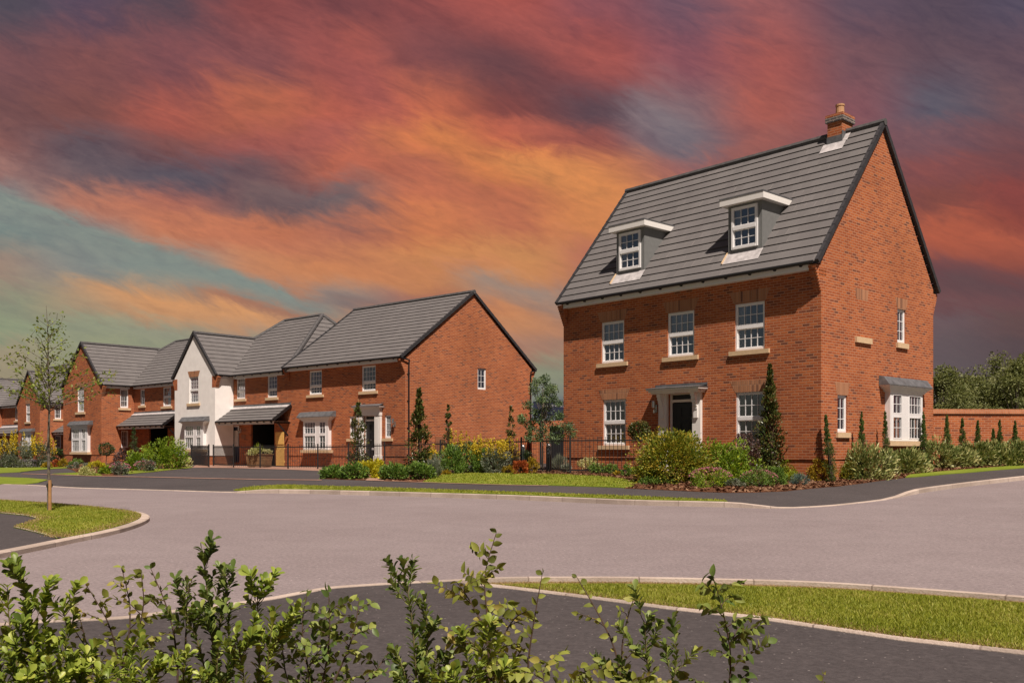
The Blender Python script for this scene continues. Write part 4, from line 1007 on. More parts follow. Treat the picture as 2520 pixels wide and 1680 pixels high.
text(sg, 'DAVID WILSON HOMES', .15, (.48, -.006, .44), M['letter'], 'lettering')

# ------------------------------------------------------------------ plants
LEAF2 = [(0, 1, 2), (0, 2, 3)]
def leaf_blocks(P, D, N, Ln, Wd, fold=.18):
    """one kite of two folded faces per leaf"""
    D = nrm(D); S = nrm(np.cross(D, N)); U = np.cross(S, D); Ln = Ln[:, None]; Wd = Wd[:, None]
    mid = P+D*Ln*.48+U*fold*Wd
    return np.stack([P, mid+S*Wd/2, P+D*Ln, mid-S*Wd/2], 1)
def rdir(n): return nrm(RNG.normal(0, 1, (n, 3)))
GAIN = {'leaf_fg_horn': 2.6, 'leaf_fg_gloss': 2.5, 'leaf_gold': 1.15, 'leaf_cypress': 1.35, 'leaf_bluegreen': 1.9, 'leaf_gloss': 1.5, 'leaf_willow': 1.95, 'leaf_dark': 1.6, 'leaf_mid': 2.5, 'leaf_flower': 1.3, 'leaf_yellow': 1.4, 'leaf_amber': 2.1, 'leaf_lime': 2.1}
G = {k: leafmat(k, [tuple(min(v*GAIN.get(k, 1.8 if 'fg' not in k else 3.1), .7) for v in q) for q in c], r, t) for k, c, r, t in (
    ('leaf_mid', [(.022, .045, .008), (.05, .09, .014), (.10, .14, .025)], .5, .25),
    ('leaf_yellow_green', [(.07, .10, .008), (.15, .19, .012), (.26, .27, .02)], .55, .3),
    ('leaf_gold', [(.16, .125, .008), (.30, .21, .012), (.46, .31, .02)], .6, .3),
    ('leaf_amber', [(.028, .055, .006), (.06, .085, .008), (.12, .13, .012), (.20, .17, .02), (.26, .15, .02)], .55, .3),
    ('leaf_flower', [(.28, .20, .01), (.46, .34, .015), (.60, .46, .03)], .6, .3),
    ('leaf_yellow', [(.20, .20, .01), (.38, .34, .015), (.52, .46, .03)], .6, .3),
    ('leaf_lime', [(.04, .075, .006), (.09, .14, .01), (.19, .22, .015)], .55, .3),
    ('leaf_dark', [(.012, .026, .008), (.025, .045, .012), (.05, .075, .02)], .4, .15),
    ('leaf_gloss', [(.016, .03, .006), (.032, .052, .01), (.075, .08, .02), (.14, .05, .025)], .3, .15),
    ('leaf_red', [(.10, .022, .008), (.22, .05, .012), (.33, .10, .02)], .55, .25),
    ('leaf_purple', [(.035, .02, .02), (.06, .035, .03), (.10, .065, .05)], .55, .2),
    ('leaf_pink', [(.22, .07, .10), (.34, .11, .16), (.40, .20, .2)], .7, .3),
    ('leaf_cream', [(.10, .13, .03), (.30, .29, .12), (.48, .42, .22)], .55, .25),
    ('leaf_variegated', [(.05, .08, .02), (.10, .125, .035), (.20, .205, .075), (.36, .33, .15)], .45, .2),
    ('leaf_grey', [(.045, .06, .04), (.09, .105, .07), (.17, .17, .13)], .6, .2),
    ('leaf_blue', [(.03, .055, .05), (.06, .10, .085), (.11, .15, .13)], .6, .2),
    ('leaf_bluegreen', [(.018, .038, .018), (.04, .07, .03), (.08, .115, .05), (.10, .13, .03)], .5, .25),
    ('leaf_willow', [(.05, .062, .018), (.078, .092, .028), (.11, .12, .042), (.15, .155, .065)], .55, .4),
    ('leaf_cypress', [(.022, .045, .006), (.045, .08, .012), (.08, .12, .02)], .6, .15),
    ('leaf_sapling', [(.045, .07, .008), (.085, .12, .014), (.14, .17, .024), (.08, .05, .02)], .5, .35),
    ('leaf_fg_gloss', [(.035, .058, .010), (.075, .105, .015), (.135, .165, .025), (.24, .25, .05)], .42, .34),
    ('leaf_fg_dark', [(.02, .035, .009), (.04, .06, .013), (.075, .095, .022), (.14, .15, .035)], .45, .32),
    ('leaf_fg_horn', [(.04, .048, .010), (.08, .092, .016), (.13, .145, .028), (.2, .12, .04)], .55, .38))}

def shrub(name, label, cat, x, yb, w, h, mat, n=900, leaf=.07, asp=.5, base=None, Y=None, depth=.8, up=.5, clumps=26, shape='mound', flowers=None, group=None, narrow=.5, stem='twig', zoff=0):
    """bush whose foot stands where the picture shows it, w and h in picture units"""
    X0, Y0 = base if base else (gp(x, yb) if Y is None else ray_at(x, Y)); z0 = zplot(X0, Y0)+zoff; s_ = Y0/F; rx, hh = w*s_/2*(1.12 if base else 1.25), h*s_*(1.06 if base else 1.12)
    ry_ = rx*depth
    o = thing(name, label, cat, (X0, Y0+ry_*.4, z0), group=group)
    c = RNG.normal(0, 1, (clumps*3, 3)); c = nrm(c)*RNG.uniform(.45, 1, (clumps*3, 1))**.6; c = c[c[:, 2] > -.55][:clumps]
    m = len(c)
    if shape == 'mound':
        C = np.column_stack([c[:, 0]*rx*.92, c[:, 1]*ry_*.92, np.clip((c[:, 2]*.64+.36), .06, 1)*hh*.94]); cr = RNG.uniform(.20, .36, m)*min(rx, hh)*1.15; n = int(n*1.5)
    elif shape == 'ball':
        C = np.column_stack([c[:, 0]*rx*.78, c[:, 1]*rx*.78, (c[:, 2]*.5+.5)*hh*.8+hh*.06]); cr = RNG.uniform(.2, .3, m)*rx
    else:  # cone / spire
        t = RNG.uniform(0, 1, m)**(1.25 if shape == 'cone' else 1.0); a = RNG.uniform(0, 2*np.pi, m)
        prof = (1-t)**.85*.92+.06 if shape == 'cone' else (.55+.45*np.sin(np.clip(t*1.15+.15, 0, 1)*np.pi))*(1-t**3)+.12 if shape == 'spire' else (np.clip(1.15-t*1.4, 0, 1)**.8*(1-narrow)+narrow*(1-t**4))
        rr = prof*RNG.uniform(.35, .85, m); C = np.column_stack([np.cos(a)*rr*rx, np.sin(a)*rr*rx, t*hh*.95+.02*hh]); cr = (.10+.28*prof)*rx
    k = RNG.integers(0, m, n); off = rdir(n)*RNG.uniform(.3, 1, (n, 1))**.5
    P = C[k]+off*cr[k][:, None]; P[:, 2] = np.clip(P[:, 2], .01, None)
    ctr = np.array([0, 0, hh*.4]); D = nrm(nrm(P-ctr)*.7+off*.6+rdir(n)*.7+np.array([0, 0, up])); N = nrm(rdir(n)+np.array([0, 0, 1.1])+nrm(P-ctr)*.5)
    Ln = leaf*RNG.uniform(.55, 1.25, n)
    rawmesh('foliage', leaf_blocks(P-D*Ln[:, None]*.3, D, N, Ln, Ln*asp*RNG.uniform(.8, 1.2, n)), LEAF2, G[mat], o)
    mb = MB()
    for i in range(min(m, 14)): tube(mb, [(C[i][0]*.12, C[i][1]*.12, -.03), tuple(C[i]*np.array([.5, .5, .55])), tuple(C[i])], .011*max(1, hh), .003, n=4, cap=False)
    build('stem', mb, M[stem], o)
    if flowers:
        fm_, nf, fs, kind = flowers
        if kind == 'top':
            cc = nrm(RNG.normal(0, 1, (nf, 3))); cc[:, 2] = np.abs(cc[:, 2])*.9+.1; cc = nrm(cc)
            FP = np.column_stack([cc[:, 0]*rx*.98, cc[:, 1]*ry_*.98, (cc[:, 2]*.5+.5)*hh*.98]); FD = nrm(cc+rdir(nf)*.6)
        else:
            ns = kind; a = RNG.integers(0, ns, nf); sx = RNG.uniform(-.95, .95, ns)*rx; sy = RNG.uniform(-.7, .7, ns)*ry_; st = hh*RNG.uniform(.95, 1.45, ns); lean = RNG.normal(0, .07, (ns, 2))
            t = RNG.uniform(.45, 1, nf); wid = .055*(1.25-t); FP = np.column_stack([sx[a]+lean[a, 0]*t+RNG.normal(0, 1, nf)*wid, sy[a]+lean[a, 1]*t+RNG.normal(0, 1, nf)*wid, st[a]*t]); FD = nrm(rdir(nf)+np.array([0, 0, .8]))
        rawmesh('flowers', leaf_blocks(FP, FD, rdir(nf), fs*RNG.uniform(.6, 1.2, nf), fs*.7*RNG.uniform(.7, 1.2, nf)), LEAF2, G[fm_], o)
    return o, hh, rx

# beside the tall house
shrub('shrub', 'largest bush, amber and green, hiding the foot of the black front door', 'bush', 1662, 1188, 158, 116, 'leaf_amber', 9500, .075, .55, clumps=110)
shrub('shrub', 'bright yellow-green bush between the largest bush and the purple shrub', 'bush', 1794, 1184, 120, 88, 'leaf_lime', 4000, .075, .55, clumps=36)
shrub('shrub', 'pink-flowered low mound in front of the yellow-green bush', 'flowering shrub', 1752, 1199, 86, 44, 'leaf_lime', 1700, .05, .5, flowers=('leaf_pink', 420, .032, 'top'))
shrub('shrub', 'pink-flowered low mound left of the small blue tuft, below the tall climber', 'flowering shrub', 1872, 1199, 74, 39, 'leaf_mid', 1500, .05, .5, flowers=('leaf_pink', 330, .032, 'top'))
shrub('shrub', 'dark purple airy shrub under the right-hand ground floor window', 'bush', 1839, 1174, 66, 102, 'leaf_purple', 1500, .06, .6, clumps=34)
shrub('shrub', 'grey-green rounded shrub at the foot of the tall climber', 'bush', 1915, 1194, 50, 42, 'leaf_mid', 1300, .06, .5)
o, hh, rx = shrub('climber', 'tall tapering evergreen climber between the right window and the house corner', 'climber', 1899, 1172, 72, 250, 'leaf_gloss', 4600, .10, .45, shape='pyr', clumps=140, narrow=.32)
shrub('shrub', 'small yellow-green shrub just left of the house corner', 'bush', 1944, 1174, 34, 42, 'leaf_yellow_green', 700, .055, .5)
shrub('shrub', 'cream variegated dome behind the blue tuft', 'bush', 1978, 1178, 44, 36, 'leaf_cream', 900, .055, .45)
shrub('shrub', 'small blue-grey tuft at the front of the mulch bed', 'bush', 1970, 1193, 40, 27, 'leaf_blue', 1100, .05, .2, up=1)
shrub('shrub', 'larger golden shrub just right of the house corner', 'bush', 2024, 1185, 56, 54, 'leaf_gold', 1500, .055, .5, clumps=30)
shrub('shrub', 'smaller golden shrub right of the leaning pencil cypress', 'bush', 2080, 1180, 50, 42, 'leaf_amber', 1200, .055, .5)
shrub('shrub', 'yellow-green shrub before the first variegated bush', 'bush', 2124, 1170, 40, 38, 'leaf_yellow_green', 800, .055, .5)
vs = [(2142,1098,130,25.6),(2236,1114,100,27.2),(2306,1084,98,28.6),(2364,1108,84,28.9),(2412,1090,84,29.1),(2458,1092,82,29.2),(2504,1089,84,29.2),(2556,1086,84,29.3)]
vl = ['widest variegated bush, nearest the corner, below the narrow window', 'variegated bush directly below the bay window', 'tallest variegated bush, right of the bay window', 'small variegated bush next after the tallest one', 'variegated bush along the garden wall, before the fourth wall cypress', 'variegated bush along the garden wall near the short cypress', 'variegated bush near the right edge of the photo by the garden wall', 'variegated bush cut off by the right edge of the photo']
for (x, yt, w, Y), lb in zip(vs, vl):
    X, _ = ray_at(x, Y); shrub('variegated_shrub', lb, 'bush', x, 0, w, (H+(CY-yt)*Y/F-zplot(X, Y))*F/Y, 'leaf_variegated', 1900, .14, .32, clumps=44, up=.8, depth=.55, group='variegated bushes along the brick wall', base=(X, Y))
cy = [(2048,1026,1172,17),(2122,1019,1160,14),(2180,1017,1150,13),(2274,1019,1140,12),(2332,1026,1150,14),(2370,1033,1140,13),(2408,1038,1138,12),(2446,1057,1140,11),(2462,1038,1138,12),(2500,1038,1138,12)]
cl = ['pencil cypress leaning at the house corner, left of the narrow window', 'pencil cypress between the narrow window and the bay', 'pencil cypress touching the left side of the bay window', 'pencil cypress touching the right side of the bay window', 'first pencil cypress in front of the garden wall', 'second pencil cypress along the garden wall', 'third pencil cypress along the garden wall', 'shortest pencil cypress along the garden wall', 'pencil cypress just right of the shortest one', 'pencil cypress nearest the right edge of the photo']
for i, ((x, yt, yb, w), lb) in enumerate(zip(cy, cl)):
    Y = (24.7, 25.7, 26.7, 28.4, 29.0, 29.3, 29.5, 29.6, 29.6, 29.7)[i]; X = (x-CX)/F*Y; z0 = zplot(X, Y); zt = H+(CY-yt)*Y/F
    o, hh, rx = shrub('pencil_cypress', lb, 'cypress', x, 0, w*1.6, (zt-z0)*F/Y, 'leaf_cypress', 4200, .045, .35, shape='spire', clumps=200, up=1.6, base=(X, Y), group='pencil cypresses along the wall')
    if i == 0: o.rotation_euler = (0, -.09, 0)
shrub('ground_cover', 'low green ground cover along the front of the largest bush', 'plant', 1610, 1193, 70, 18, 'leaf_mid', 900, .05, .45)
shrub('ground_cover', 'low grey-green ground cover between the two pink mounds', 'plant', 1808, 1198, 46, 16, 'leaf_grey', 700, .05, .4)
shrub('ground_cover', 'low yellow-green ground cover behind the blue tuft near the house corner', 'plant', 1950, 1186, 44, 24, 'leaf_yellow_green', 700, .05, .5)
shrub('shrub', 'amber-green low shrub between the smaller golden shrub and the widest variegated bush', 'bush', 2102, 1178, 52, 34, 'leaf_amber', 1000, .055, .5)
# inside the railing of the tall house
shrub('shrub', 'cream-green dome behind the railing, left of the ground floor window', 'bush', 1450, 1158, 48, 30, 'leaf_cream', 900, .06, .45); shrub('shrub', 'smaller cream dome behind the railing under the left window', 'bush', 1497, 1156, 26, 22, 'leaf_cream', 500, .055, .45)
shrub('shrub', 'low green plant behind the railing below the left window', 'plant', 1472, 1166, 34, 24, 'leaf_mid', 600, .06, .5); shrub('shrub', 'low dark green plant between the two cream domes', 'plant', 1505, 1167, 28, 22, 'leaf_mid', 500, .06, .5)
shrub('shrub', 'low dark plant at the foot of the standard bay tree', 'plant', 1541, 1172, 20, 27, 'leaf_mid', 450, .06, .45); shrub('shrub', 'tiny yellow plant left of the standard bay tree', 'plant', 1520, 1172, 18, 13, 'leaf_gold', 250, .05, .5); shrub('shrub', 'small yellow-green plant against the largest bush', 'plant', 1566, 1168, 26, 18, 'leaf_lime', 400, .05, .5)
shrub('ornamental_grass', 'pale tufted grass behind the railing beside the bollard', 'grass plant', 1378, 1157, 44, 30, 'leaf_grey', 1500, .16, .05, up=2.2); shrub('shrub', 'small grey-green plant at the railing post by the bollard', 'plant', 1392, 1163, 20, 20, 'leaf_grey', 400, .06, .4)
shrub('shrub', 'small bright yellow shrub left of the bollard', 'bush', 1312, 1146, 26, 30, 'leaf_gold', 500, .06, .5, Y=33); 
def standard(x, yb, yc, w, h, label, mat, Y=None):
    X0, Y0 = gp(x, yb) if Y is None else ray_at(x, Y); s_ = Y0/F; z0 = zplot(X0, Y0); zc = H+(CY-yc)*s_-z0
    o = thing('standard_bay_tree', label, 'tree', (X0, Y0, z0)); n = 1500; r = w*s_/2; off = rdir(n)*RNG.uniform(.55, 1, (n, 1))**.5
    P = off*np.array([r, r, h*s_/2])*(1+.12*np.sin(off[:, :1]*7+off[:, 1:2]*5))+np.array([0, 0, zc]); D = nrm(off+rdir(n)*.8+np.array([0, 0, .1])); Ln = .085*RNG.uniform(.6, 1.2, n)
    rawmesh('crown', leaf_blocks(P-D*Ln[:, None]*.3, D, nrm(rdir(n)+off), Ln, Ln*.42), LEAF2, G[mat], o)
    mb = MB(); tube(mb, [(0, 0, -.05), (.01, .005, zc*.5), (0, 0, zc)], .02, .016, n=6); build('trunk', mb, M['bark'], o)
standard(1574, 1164, 1059, 52, 46, 'round-headed standard bay tree in front of the tall house, left of its door', 'leaf_gloss')
standard(261, 1146, 1105, 38, 32, 'dark round-headed standard tree before the brick gable on the left', 'leaf_dark')

# bed before the wide gabled house
def cane(o, hh, x=0): mb = MB(); tube(mb, [(x+.02, -.03, 0), (x, -.03, hh*1.0)], .012, .009, n=5); build('cane', mb, M['cane'], o)
o, hh, rx = shrub('climber', 'evergreen pyramid on a cane in front of the white door surround', 'climber', 880, 1152, 54, 146, 'leaf_gloss', 2600, .12, .42, shape='cone', clumps=80); cane(o, hh*1.05, -.0)
o, hh, rx = shrub('climber', 'tallest evergreen pyramid at the corner downpipe of the gabled house', 'climber', 1030, 1170, 60, 196, 'leaf_gloss', 3600, .12, .42, shape='pyr', clumps=100, narrow=.3); cane(o, hh*.98, -.06)
o, hh, rx = shrub('climber', 'slim evergreen climber against the brick gable end, behind the yellow spikes', 'climber', 1102, 0, 26, 138, 'leaf_gloss', 1500, .11, .42, shape='spire', clumps=50, Y=42.5); 
o, hh, rx = shrub('climber', 'evergreen climber with a bushy foot near the rear downpipe of the gable end', 'climber', 1258, 0, 36, 132, 'leaf_gloss', 1500, .11, .42, shape='cone', clumps=50, Y=43.5); cane(o, hh*.98)
for x, yb, w, h, mt, n, lb in ((818,1177,56,28,'leaf_mid',1200,'low green spreading plant at the left end of the front bed'), (868,1179,58,34,'leaf_mid',1300,'low green spreading plant under the pyramid by the white door'), (912,1168,50,36,'leaf_yellow',1400,'brightest yellow mound at the foot of the white door surround'), (938,1176,40,28,'leaf_yellow',1000,'yellow mound beside the brick path'),
        (972,1180,60,34,'leaf_mid',1300,'low green shrub right of the brick path'), (984,1160,32,14,'leaf_yellow',500,'small yellow plant behind the green shrub right of the path'), (1036,1180,56,36,'leaf_mid',1300,'low green shrub at the foot of the tallest pyramid')):
    shrub('shrub', lb, 'bush', x, yb, w, h, mt, n, .10, .4)
shrub('ornamental_grass', 'brown tufted grass at the left end of the lawn bed', 'grass plant', 1068, 1174, 28, 40, 'leaf_grey', 900, .3, .04, up=2.4)
for x, yb, w, h, mt, n, ns, lb in ((1084,1164,50,44,'leaf_grey',1400,12,'yellow-spiked shrub beside the tallest pyramid'), (1112,1167,64,66,'leaf_mid',2000,0,'grey-green shrub left in the bed before the gable end'), (1145,1163,60,66,'leaf_bluegreen',2200,16,'yellow-spiked green shrub, second along the gable end'), (1188,1164,60,60,'leaf_mid',2000,16,'yellow-spiked shrub in the middle of the gable bed'),
        (1222,1165,58,58,'leaf_grey',1700,16,'yellow-spiked greyish shrub right of the middle one'), (1250,1162,44,56,'leaf_purple',1000,16,'yellow-spiked shrub over a brownish base, at the right end')):
    shrub('flowering_shrub', lb, 'flowering shrub', x, yb, w, h, mt, n, .085, .35, up=.9, clumps=34, flowers=('leaf_flower', 1300, .05, ns) if ns else None, group='shrubs along the gable end')
shrub('shrub', 'dark green rounded pine-like shrub above the red mound', 'bush', 1284, 1152, 46, 46, 'leaf_dark', 1300, .09, .2)
shrub('shrub', 'yellow low mound left of the red one', 'bush', 1254, 1165, 26, 18, 'leaf_gold', 600, .06, .5); shrub('shrub', 'rust-red mound between two yellow ones at the lawn edge', 'bush', 1281, 1167, 34, 32, 'leaf_red', 1200, .055, .5); shrub('shrub', 'yellow mound right of the red one', 'bush', 1304, 1165, 28, 32, 'leaf_gold', 900, .055, .5)
shrub('shrub', 'small orange-yellow plant in the middle of the gable bed front', 'plant', 1184, 1164, 24, 17, 'leaf_gold', 450, .06, .5); shrub('shrub', 'small yellow plant at the left lawn tip', 'plant', 1098, 1169, 22, 10, 'leaf_gold', 300, .05, .5)
# left-hand beds
for x, yb, w, h, lb in ((-12,1151,64,58,'yellow-spiked bush at the left edge of the photo'), (38,1151,62,58,'yellow-spiked bush left of the young tree trunk'), (88,1150,58,56,'yellow-spiked bush nearest the young tree trunk')):
    shrub('flowering_shrub', lb, 'flowering shrub', x, yb, w, h, 'leaf_grey', 1900, .11, .35, up=.9, clumps=34, flowers=('leaf_flower', 1300, .07, 14), group='yellow-spiked bushes before the far houses')
shrub('shrub', 'dark green shrub right of the young tree trunk', 'bush', 139, 1147, 34, 38, 'leaf_dark', 1000, .1, .4); shrub('shrub', 'rust-red low plant right of the young tree trunk', 'plant', 134, 1150, 22, 18, 'leaf_red', 500, .08, .5); shrub('shrub', 'golden plant right of the rust-red one', 'plant', 153, 1150, 20, 19, 'leaf_gold', 500, .08, .5); shrub('shrub', 'golden plant just left of the rust-red one', 'plant', 111, 1151, 22, 12, 'leaf_gold', 400, .08, .5)
shrub('shrub', 'flat grey-green plant before the left bay window', 'plant', 190, 1153, 54, 13, 'leaf_grey', 900, .09, .35); shrub('shrub', 'low green plant against the wall under the left bay window', 'plant', 184, 1143, 34, 12, 'leaf_mid', 500, .09, .4)
shrub('shrub', 'yellow-flowered mound in the left bed', 'flowering shrub', 233, 1154, 40, 16, 'leaf_yellow', 900, .08, .5); shrub('shrub', 'pale cream mound at the tip of the left bed', 'flowering shrub', 212, 1169, 32, 19, 'leaf_cream', 800, .07, .45); shrub('shrub', 'lime-green mound in the left bed', 'plant', 258, 1166, 32, 17, 'leaf_lime', 800, .07, .5)
shrub('shrub', 'grey-pink mound in the left bed before the purple shrub', 'flowering shrub', 292, 1168, 40, 27, 'leaf_grey', 1000, .07, .45, flowers=('leaf_pink', 160, .05, 'top')); shrub('shrub', 'purple-leaved shrub beside the small conifer', 'bush', 298, 1156, 42, 54, 'leaf_purple', 1100, .09, .5)
shrub('conifer', 'small dark cone-shaped conifer before the brick porch', 'conifer', 326, 1146, 30, 88, 'leaf_dark', 1600, .09, .25, shape='cone', clumps=60, up=1.)
shrub('shrub', 'yellow-green bush at the foot of the conifer', 'bush', 330, 1158, 46, 44, 'leaf_lime', 1500, .09, .5); shrub('shrub', 'large green bush at the left edge of the white rendered wing', 'bush', 398, 1154, 88, 68, 'leaf_lime', 3200, .095, .5, clumps=50); shrub('shrub', 'pink-tinged mound before the large green bush', 'flowering shrub', 353, 1160, 40, 24, 'leaf_grey', 900, .08, .45, flowers=('leaf_pink', 170, .05, 'top')); shrub('shrub', 'small loose plant at the start of the black railing', 'plant', 456, 1149, 28, 22, 'leaf_cream', 500, .1, .4)
# bedding plants in the planter rest in it
o, _, _ = shrub('bedding_plants', 'white and green bedding plants growing in the wooden trough', 'plants', 634, 1150, 60, 16, 'leaf_cream', 900, .10, .3, up=.8, base=(px, py+.02), zoff=ht_+.04)
o2, _, _ = shrub('spiky_plant', 'tall spiky green plant in the middle of the wooden trough', 'plant', 632, 1150, 22, 24, 'leaf_yellow_green', 120, .28, .07, up=1.6, base=(px-.05, py+.05), zoff=ht_+.04)

# ------------------------------------------------------------------ trees
def tree(name, label, X, Y, h, r, mat, n, leaf, trunk_h, asp=.5, clumps=60, z0=None, tr=.06, group=None, pts=None):
    z0 = zplot(X, Y) if z0 is None else z0; o = thing(name, label, 'tree', (X, Y, z0), group=group)
    c = nrm(RNG.normal(0, 1, (clumps, 3)))*RNG.uniform(.25, 1, (clumps, 1))**.5
    t = c[:, 2]*.5+.5; wdt = np.sin(np.clip(t*.9+.12, 0, 1)*np.pi)**.6
    C = np.column_stack([c[:, 0]*r*wdt, c[:, 1]*r*wdt, trunk_h+t*(h-trunk_h)*.95]) if pts is None else np.array(pts)
    m = len(C); cr = RNG.uniform(.16, .34, m)*r; k = RNG.integers(0, m, n); off = rdir(n)*RNG.uniform(.1, 1, (n, 1))**.6
    P = C[k]+off*cr[k][:, None]*np.array([1, 1, .75]); D = nrm(off+rdir(n)*.8); Ln = leaf*RNG.uniform(.6, 1.25, n)
    rawmesh('crown', leaf_blocks(P, D, nrm(rdir(n)+np.array([0, 0, .9])), Ln, Ln*asp), LEAF2, G[mat], o)
    mb = MB(); tube(mb, [(0, 0, -.1), (.02*h*.2, 0, trunk_h), (0, .01*h, h*.55), (0, 0, h*.9)], tr, tr*.25, n=7)
    for i in range(min(m, 26)):
        q = C[i]; zs = trunk_h*.8+(q[2]-trunk_h*.8)*.45; mid = (q[0]*.45, q[1]*.45, zs+(q[2]-zs)*.35)
        tube(mb, [(0, 0, zs), mid, tuple(q)], tr*.4, tr*.08, n=5, cap=False)
    build('trunk', mb, M['bark'], o); return o
s_ = 28.6/F
cp = []
for x, y, rr in ((1320,940,8),(1338,935,8),(1352,950,9),(1318,960,9),(1340,968,11),(1362,958,7),(1356,980,10),(1328,985,11),(1300,1000,8),(1345,1003,12),(1320,1012,11),(1370,990,7),(1290,1032,8),(1282,1038,7),(1305,1040,10),(1330,1035,13),(1355,1030,12),(1378,1020,8),(1312,1058,10),(1340,1058,13),(1362,1055,11),(1385,1050,8),(1400,1052,6),(1408,1060,5),(1325,1078,9),(1350,1080,10),(1372,1072,8),(1300,1075,7),(1384,1078,6)):
    for _ in range(2): cp.append(((x-1336)*s_+random.gauss(0, .05), random.gauss(0, .22), (CY-y)*s_+H-zplot(*ray_at(1335, 28.6))+random.gauss(0, .05)))
tree('small_tree', 'small blue-green tree in the gap between the two brick houses', *ray_at(1335, 28.6), 2.9, .62, 'leaf_bluegreen', 7500, .065, 1.05, pts=cp, tr=.035)
for x, Y, h, r, lb in ((2322,52,6.3,1.7,'grey-green tree touching the corner of the tall house, lowest of the group'), (2372,62,7.0,2.2,'grey-green tree second from the tall house, behind the garden wall'), (2412,56,6.6,1.9,'bushy grey-green tree in the middle of the group behind the garden wall'), (2462,60,8.1,2.0,'tallest grey-green tree behind the garden wall'), (2502,54,7.0,1.9,'grey-green tree right of the tallest one'), (2545,58,8.4,2.2,'grey-green tree cut by the right edge of the photo'), (2592,64,9.0,2.4,'grey-green tree beyond the right edge'), (2345,70,5.6,1.8,'dim tree deep behind the garden wall by the house corner')):
    X, Y = ray_at(x, Y); tree('willow_tree', lb, X, Y, h*.93, r*1.1, 'leaf_willow', 11000, .18, .6, asp=.45, clumps=110, z0=.2, tr=.12, group='grey-green trees behind the garden wall')
tree('far_tree', 'dark distant tree whose top shows above the navy hoarding', *ray_at(1396, 95), 6.4, 2.4, 'leaf_dark', 2500, .3, 1.5, z0=0, tr=.15)

# young staked street tree on the island
tx, ty = gn(120, 1256, .07); st = thing('street_tree', 'thin young street tree with sparse leaves, staked on the grass island', 'tree', (tx, ty, .07)); s_ = ty/F
hz = lambda y: (CY-y)*s_+H-.07
mb = MB(); top = hz(752); tube(mb, [(0, 0, -.05), (.0, 0, .6), (-.005, 0, 1.3), (.012, 0, hz(1000)), (-.01, 0, hz(900)), (-.012, 0, hz(830)), (-.045, 0, top)], .031, .003, n=8)
LP, LD = [], []
def spray(p, d, n):
    for _ in range(n): LP.append(p+np.array([random.gauss(0, .045) for _ in range(3)])); LD.append(np.array(d)*.5+RNG.normal(0, .7, 3))
for i in range(38):
    t = (i+random.random()*.6)/38; zb = hz(1012)+(top-.35-hz(1012))*t**1.5; a = i*2.4+random.random()*.7; ln = (1.3-1.05*t)*random.uniform(.75, 1.15)
    d = np.array([math.cos(a), math.sin(a), .50+.75*t]); d /= np.linalg.norm(d); p0 = np.array([0.01-.04*t, 0, zb]); pts = [p0]
    for k in range(1, 6): pts.append(pts[-1]+(d+np.array([random.gauss(0, .10), random.gauss(0, .10), -.05*k+.02]))*ln/5)
    tube(mb, [tuple(q) for q in pts], .011*(1-t*.5), .0025, n=5, cap=False)
    for k in range(1, 6):
        if random.random() < .8: spray(pts[k], d, int((14 if t < .5 else 3)*random.uniform(.4, 1.3)))
        if k > 1 and random.random() < .5:
            e = d*.5+RNG.normal(0, .6, 3); e[2] = abs(e[2])*.4; q = pts[k]+e/np.linalg.norm(e)*random.uniform(.1, .24); tube(mb, [tuple(pts[k]), tuple(q)], .004, .002, n=4, cap=False); spray(q, e, int(14*random.uniform(.3, 1.3)*(1-.7*t)))
build('trunk', mb, M['bark'], st)
LP, LD = np.array(LP), np.array(LD); n = len(LP); Ln = .066*RNG.uniform(.6, 1.25, n)
rawmesh('crown', leaf_blocks(LP, LD, nrm(rdir(n)*.7+np.array([0, 0, 1])), Ln, Ln*.6), LEAF2, G['leaf_sapling'], st)
sk = thing('tree_stake', 'short stout wooden stake tied to the young street tree', 'stake', (tx+.05, ty-.06, .07))
mb = MB(); tube(mb, [(0, 0, -.05), (.0, 0, .54)], .03, .028, n=10); build('post', mb, M['stake'], sk); mb = MB(); tube(mb, [(-.04, .05, .44), (0, .0, .45)], .05, .05, n=10); build('tie', mb, M['black'], sk)

# ------------------------------------------------------------------ foreground hedge plants
def leafform(kind):
    if kind == 'obovate': st_ = [(0, .06), (.35, .26), (.68, .50), (.88, .40)]
    else: st_ = [(0, .12), (.25, .44), (.5, .5), (.78, .30)]
    return st_
def rich_leaves(P, D, N, Ln, Wd, kind, curl=.12, fold=.16):
    D = nrm(D); S = nrm(np.cross(D, N)); U = np.cross(S, D); L_, W_ = Ln[:, None], Wd[:, None]; st_ = leafform(kind); V = []
    for t, w in st_:
        m = P+D*L_*t-U*L_*curl*t*t*1.6; V += [m+S*W_*w+U*W_*fold*w*2, m, m-S*W_*w+U*W_*fold*w*2]
    V.append(P+D*L_-U*L_*curl*1.6); F_ = []
    for i in range(len(st_)-1):
        a, b = i*3, i*3+3; F_ += [(a, a+1, b+1, b), (a+1, a+2, b+2, b+1)]
    a = (len(st_)-1)*3; F_ += [(a, a+1, len(V)-1), (a+1, a+2, len(V)-1)]
    return np.stack(V, 1), F_
VP = lambda x, y, Y: np.array([(x/.93333-CX)/F*Y, Y, H+(CY-y/.93333)*Y/F])     # point on a sight line at distance Y
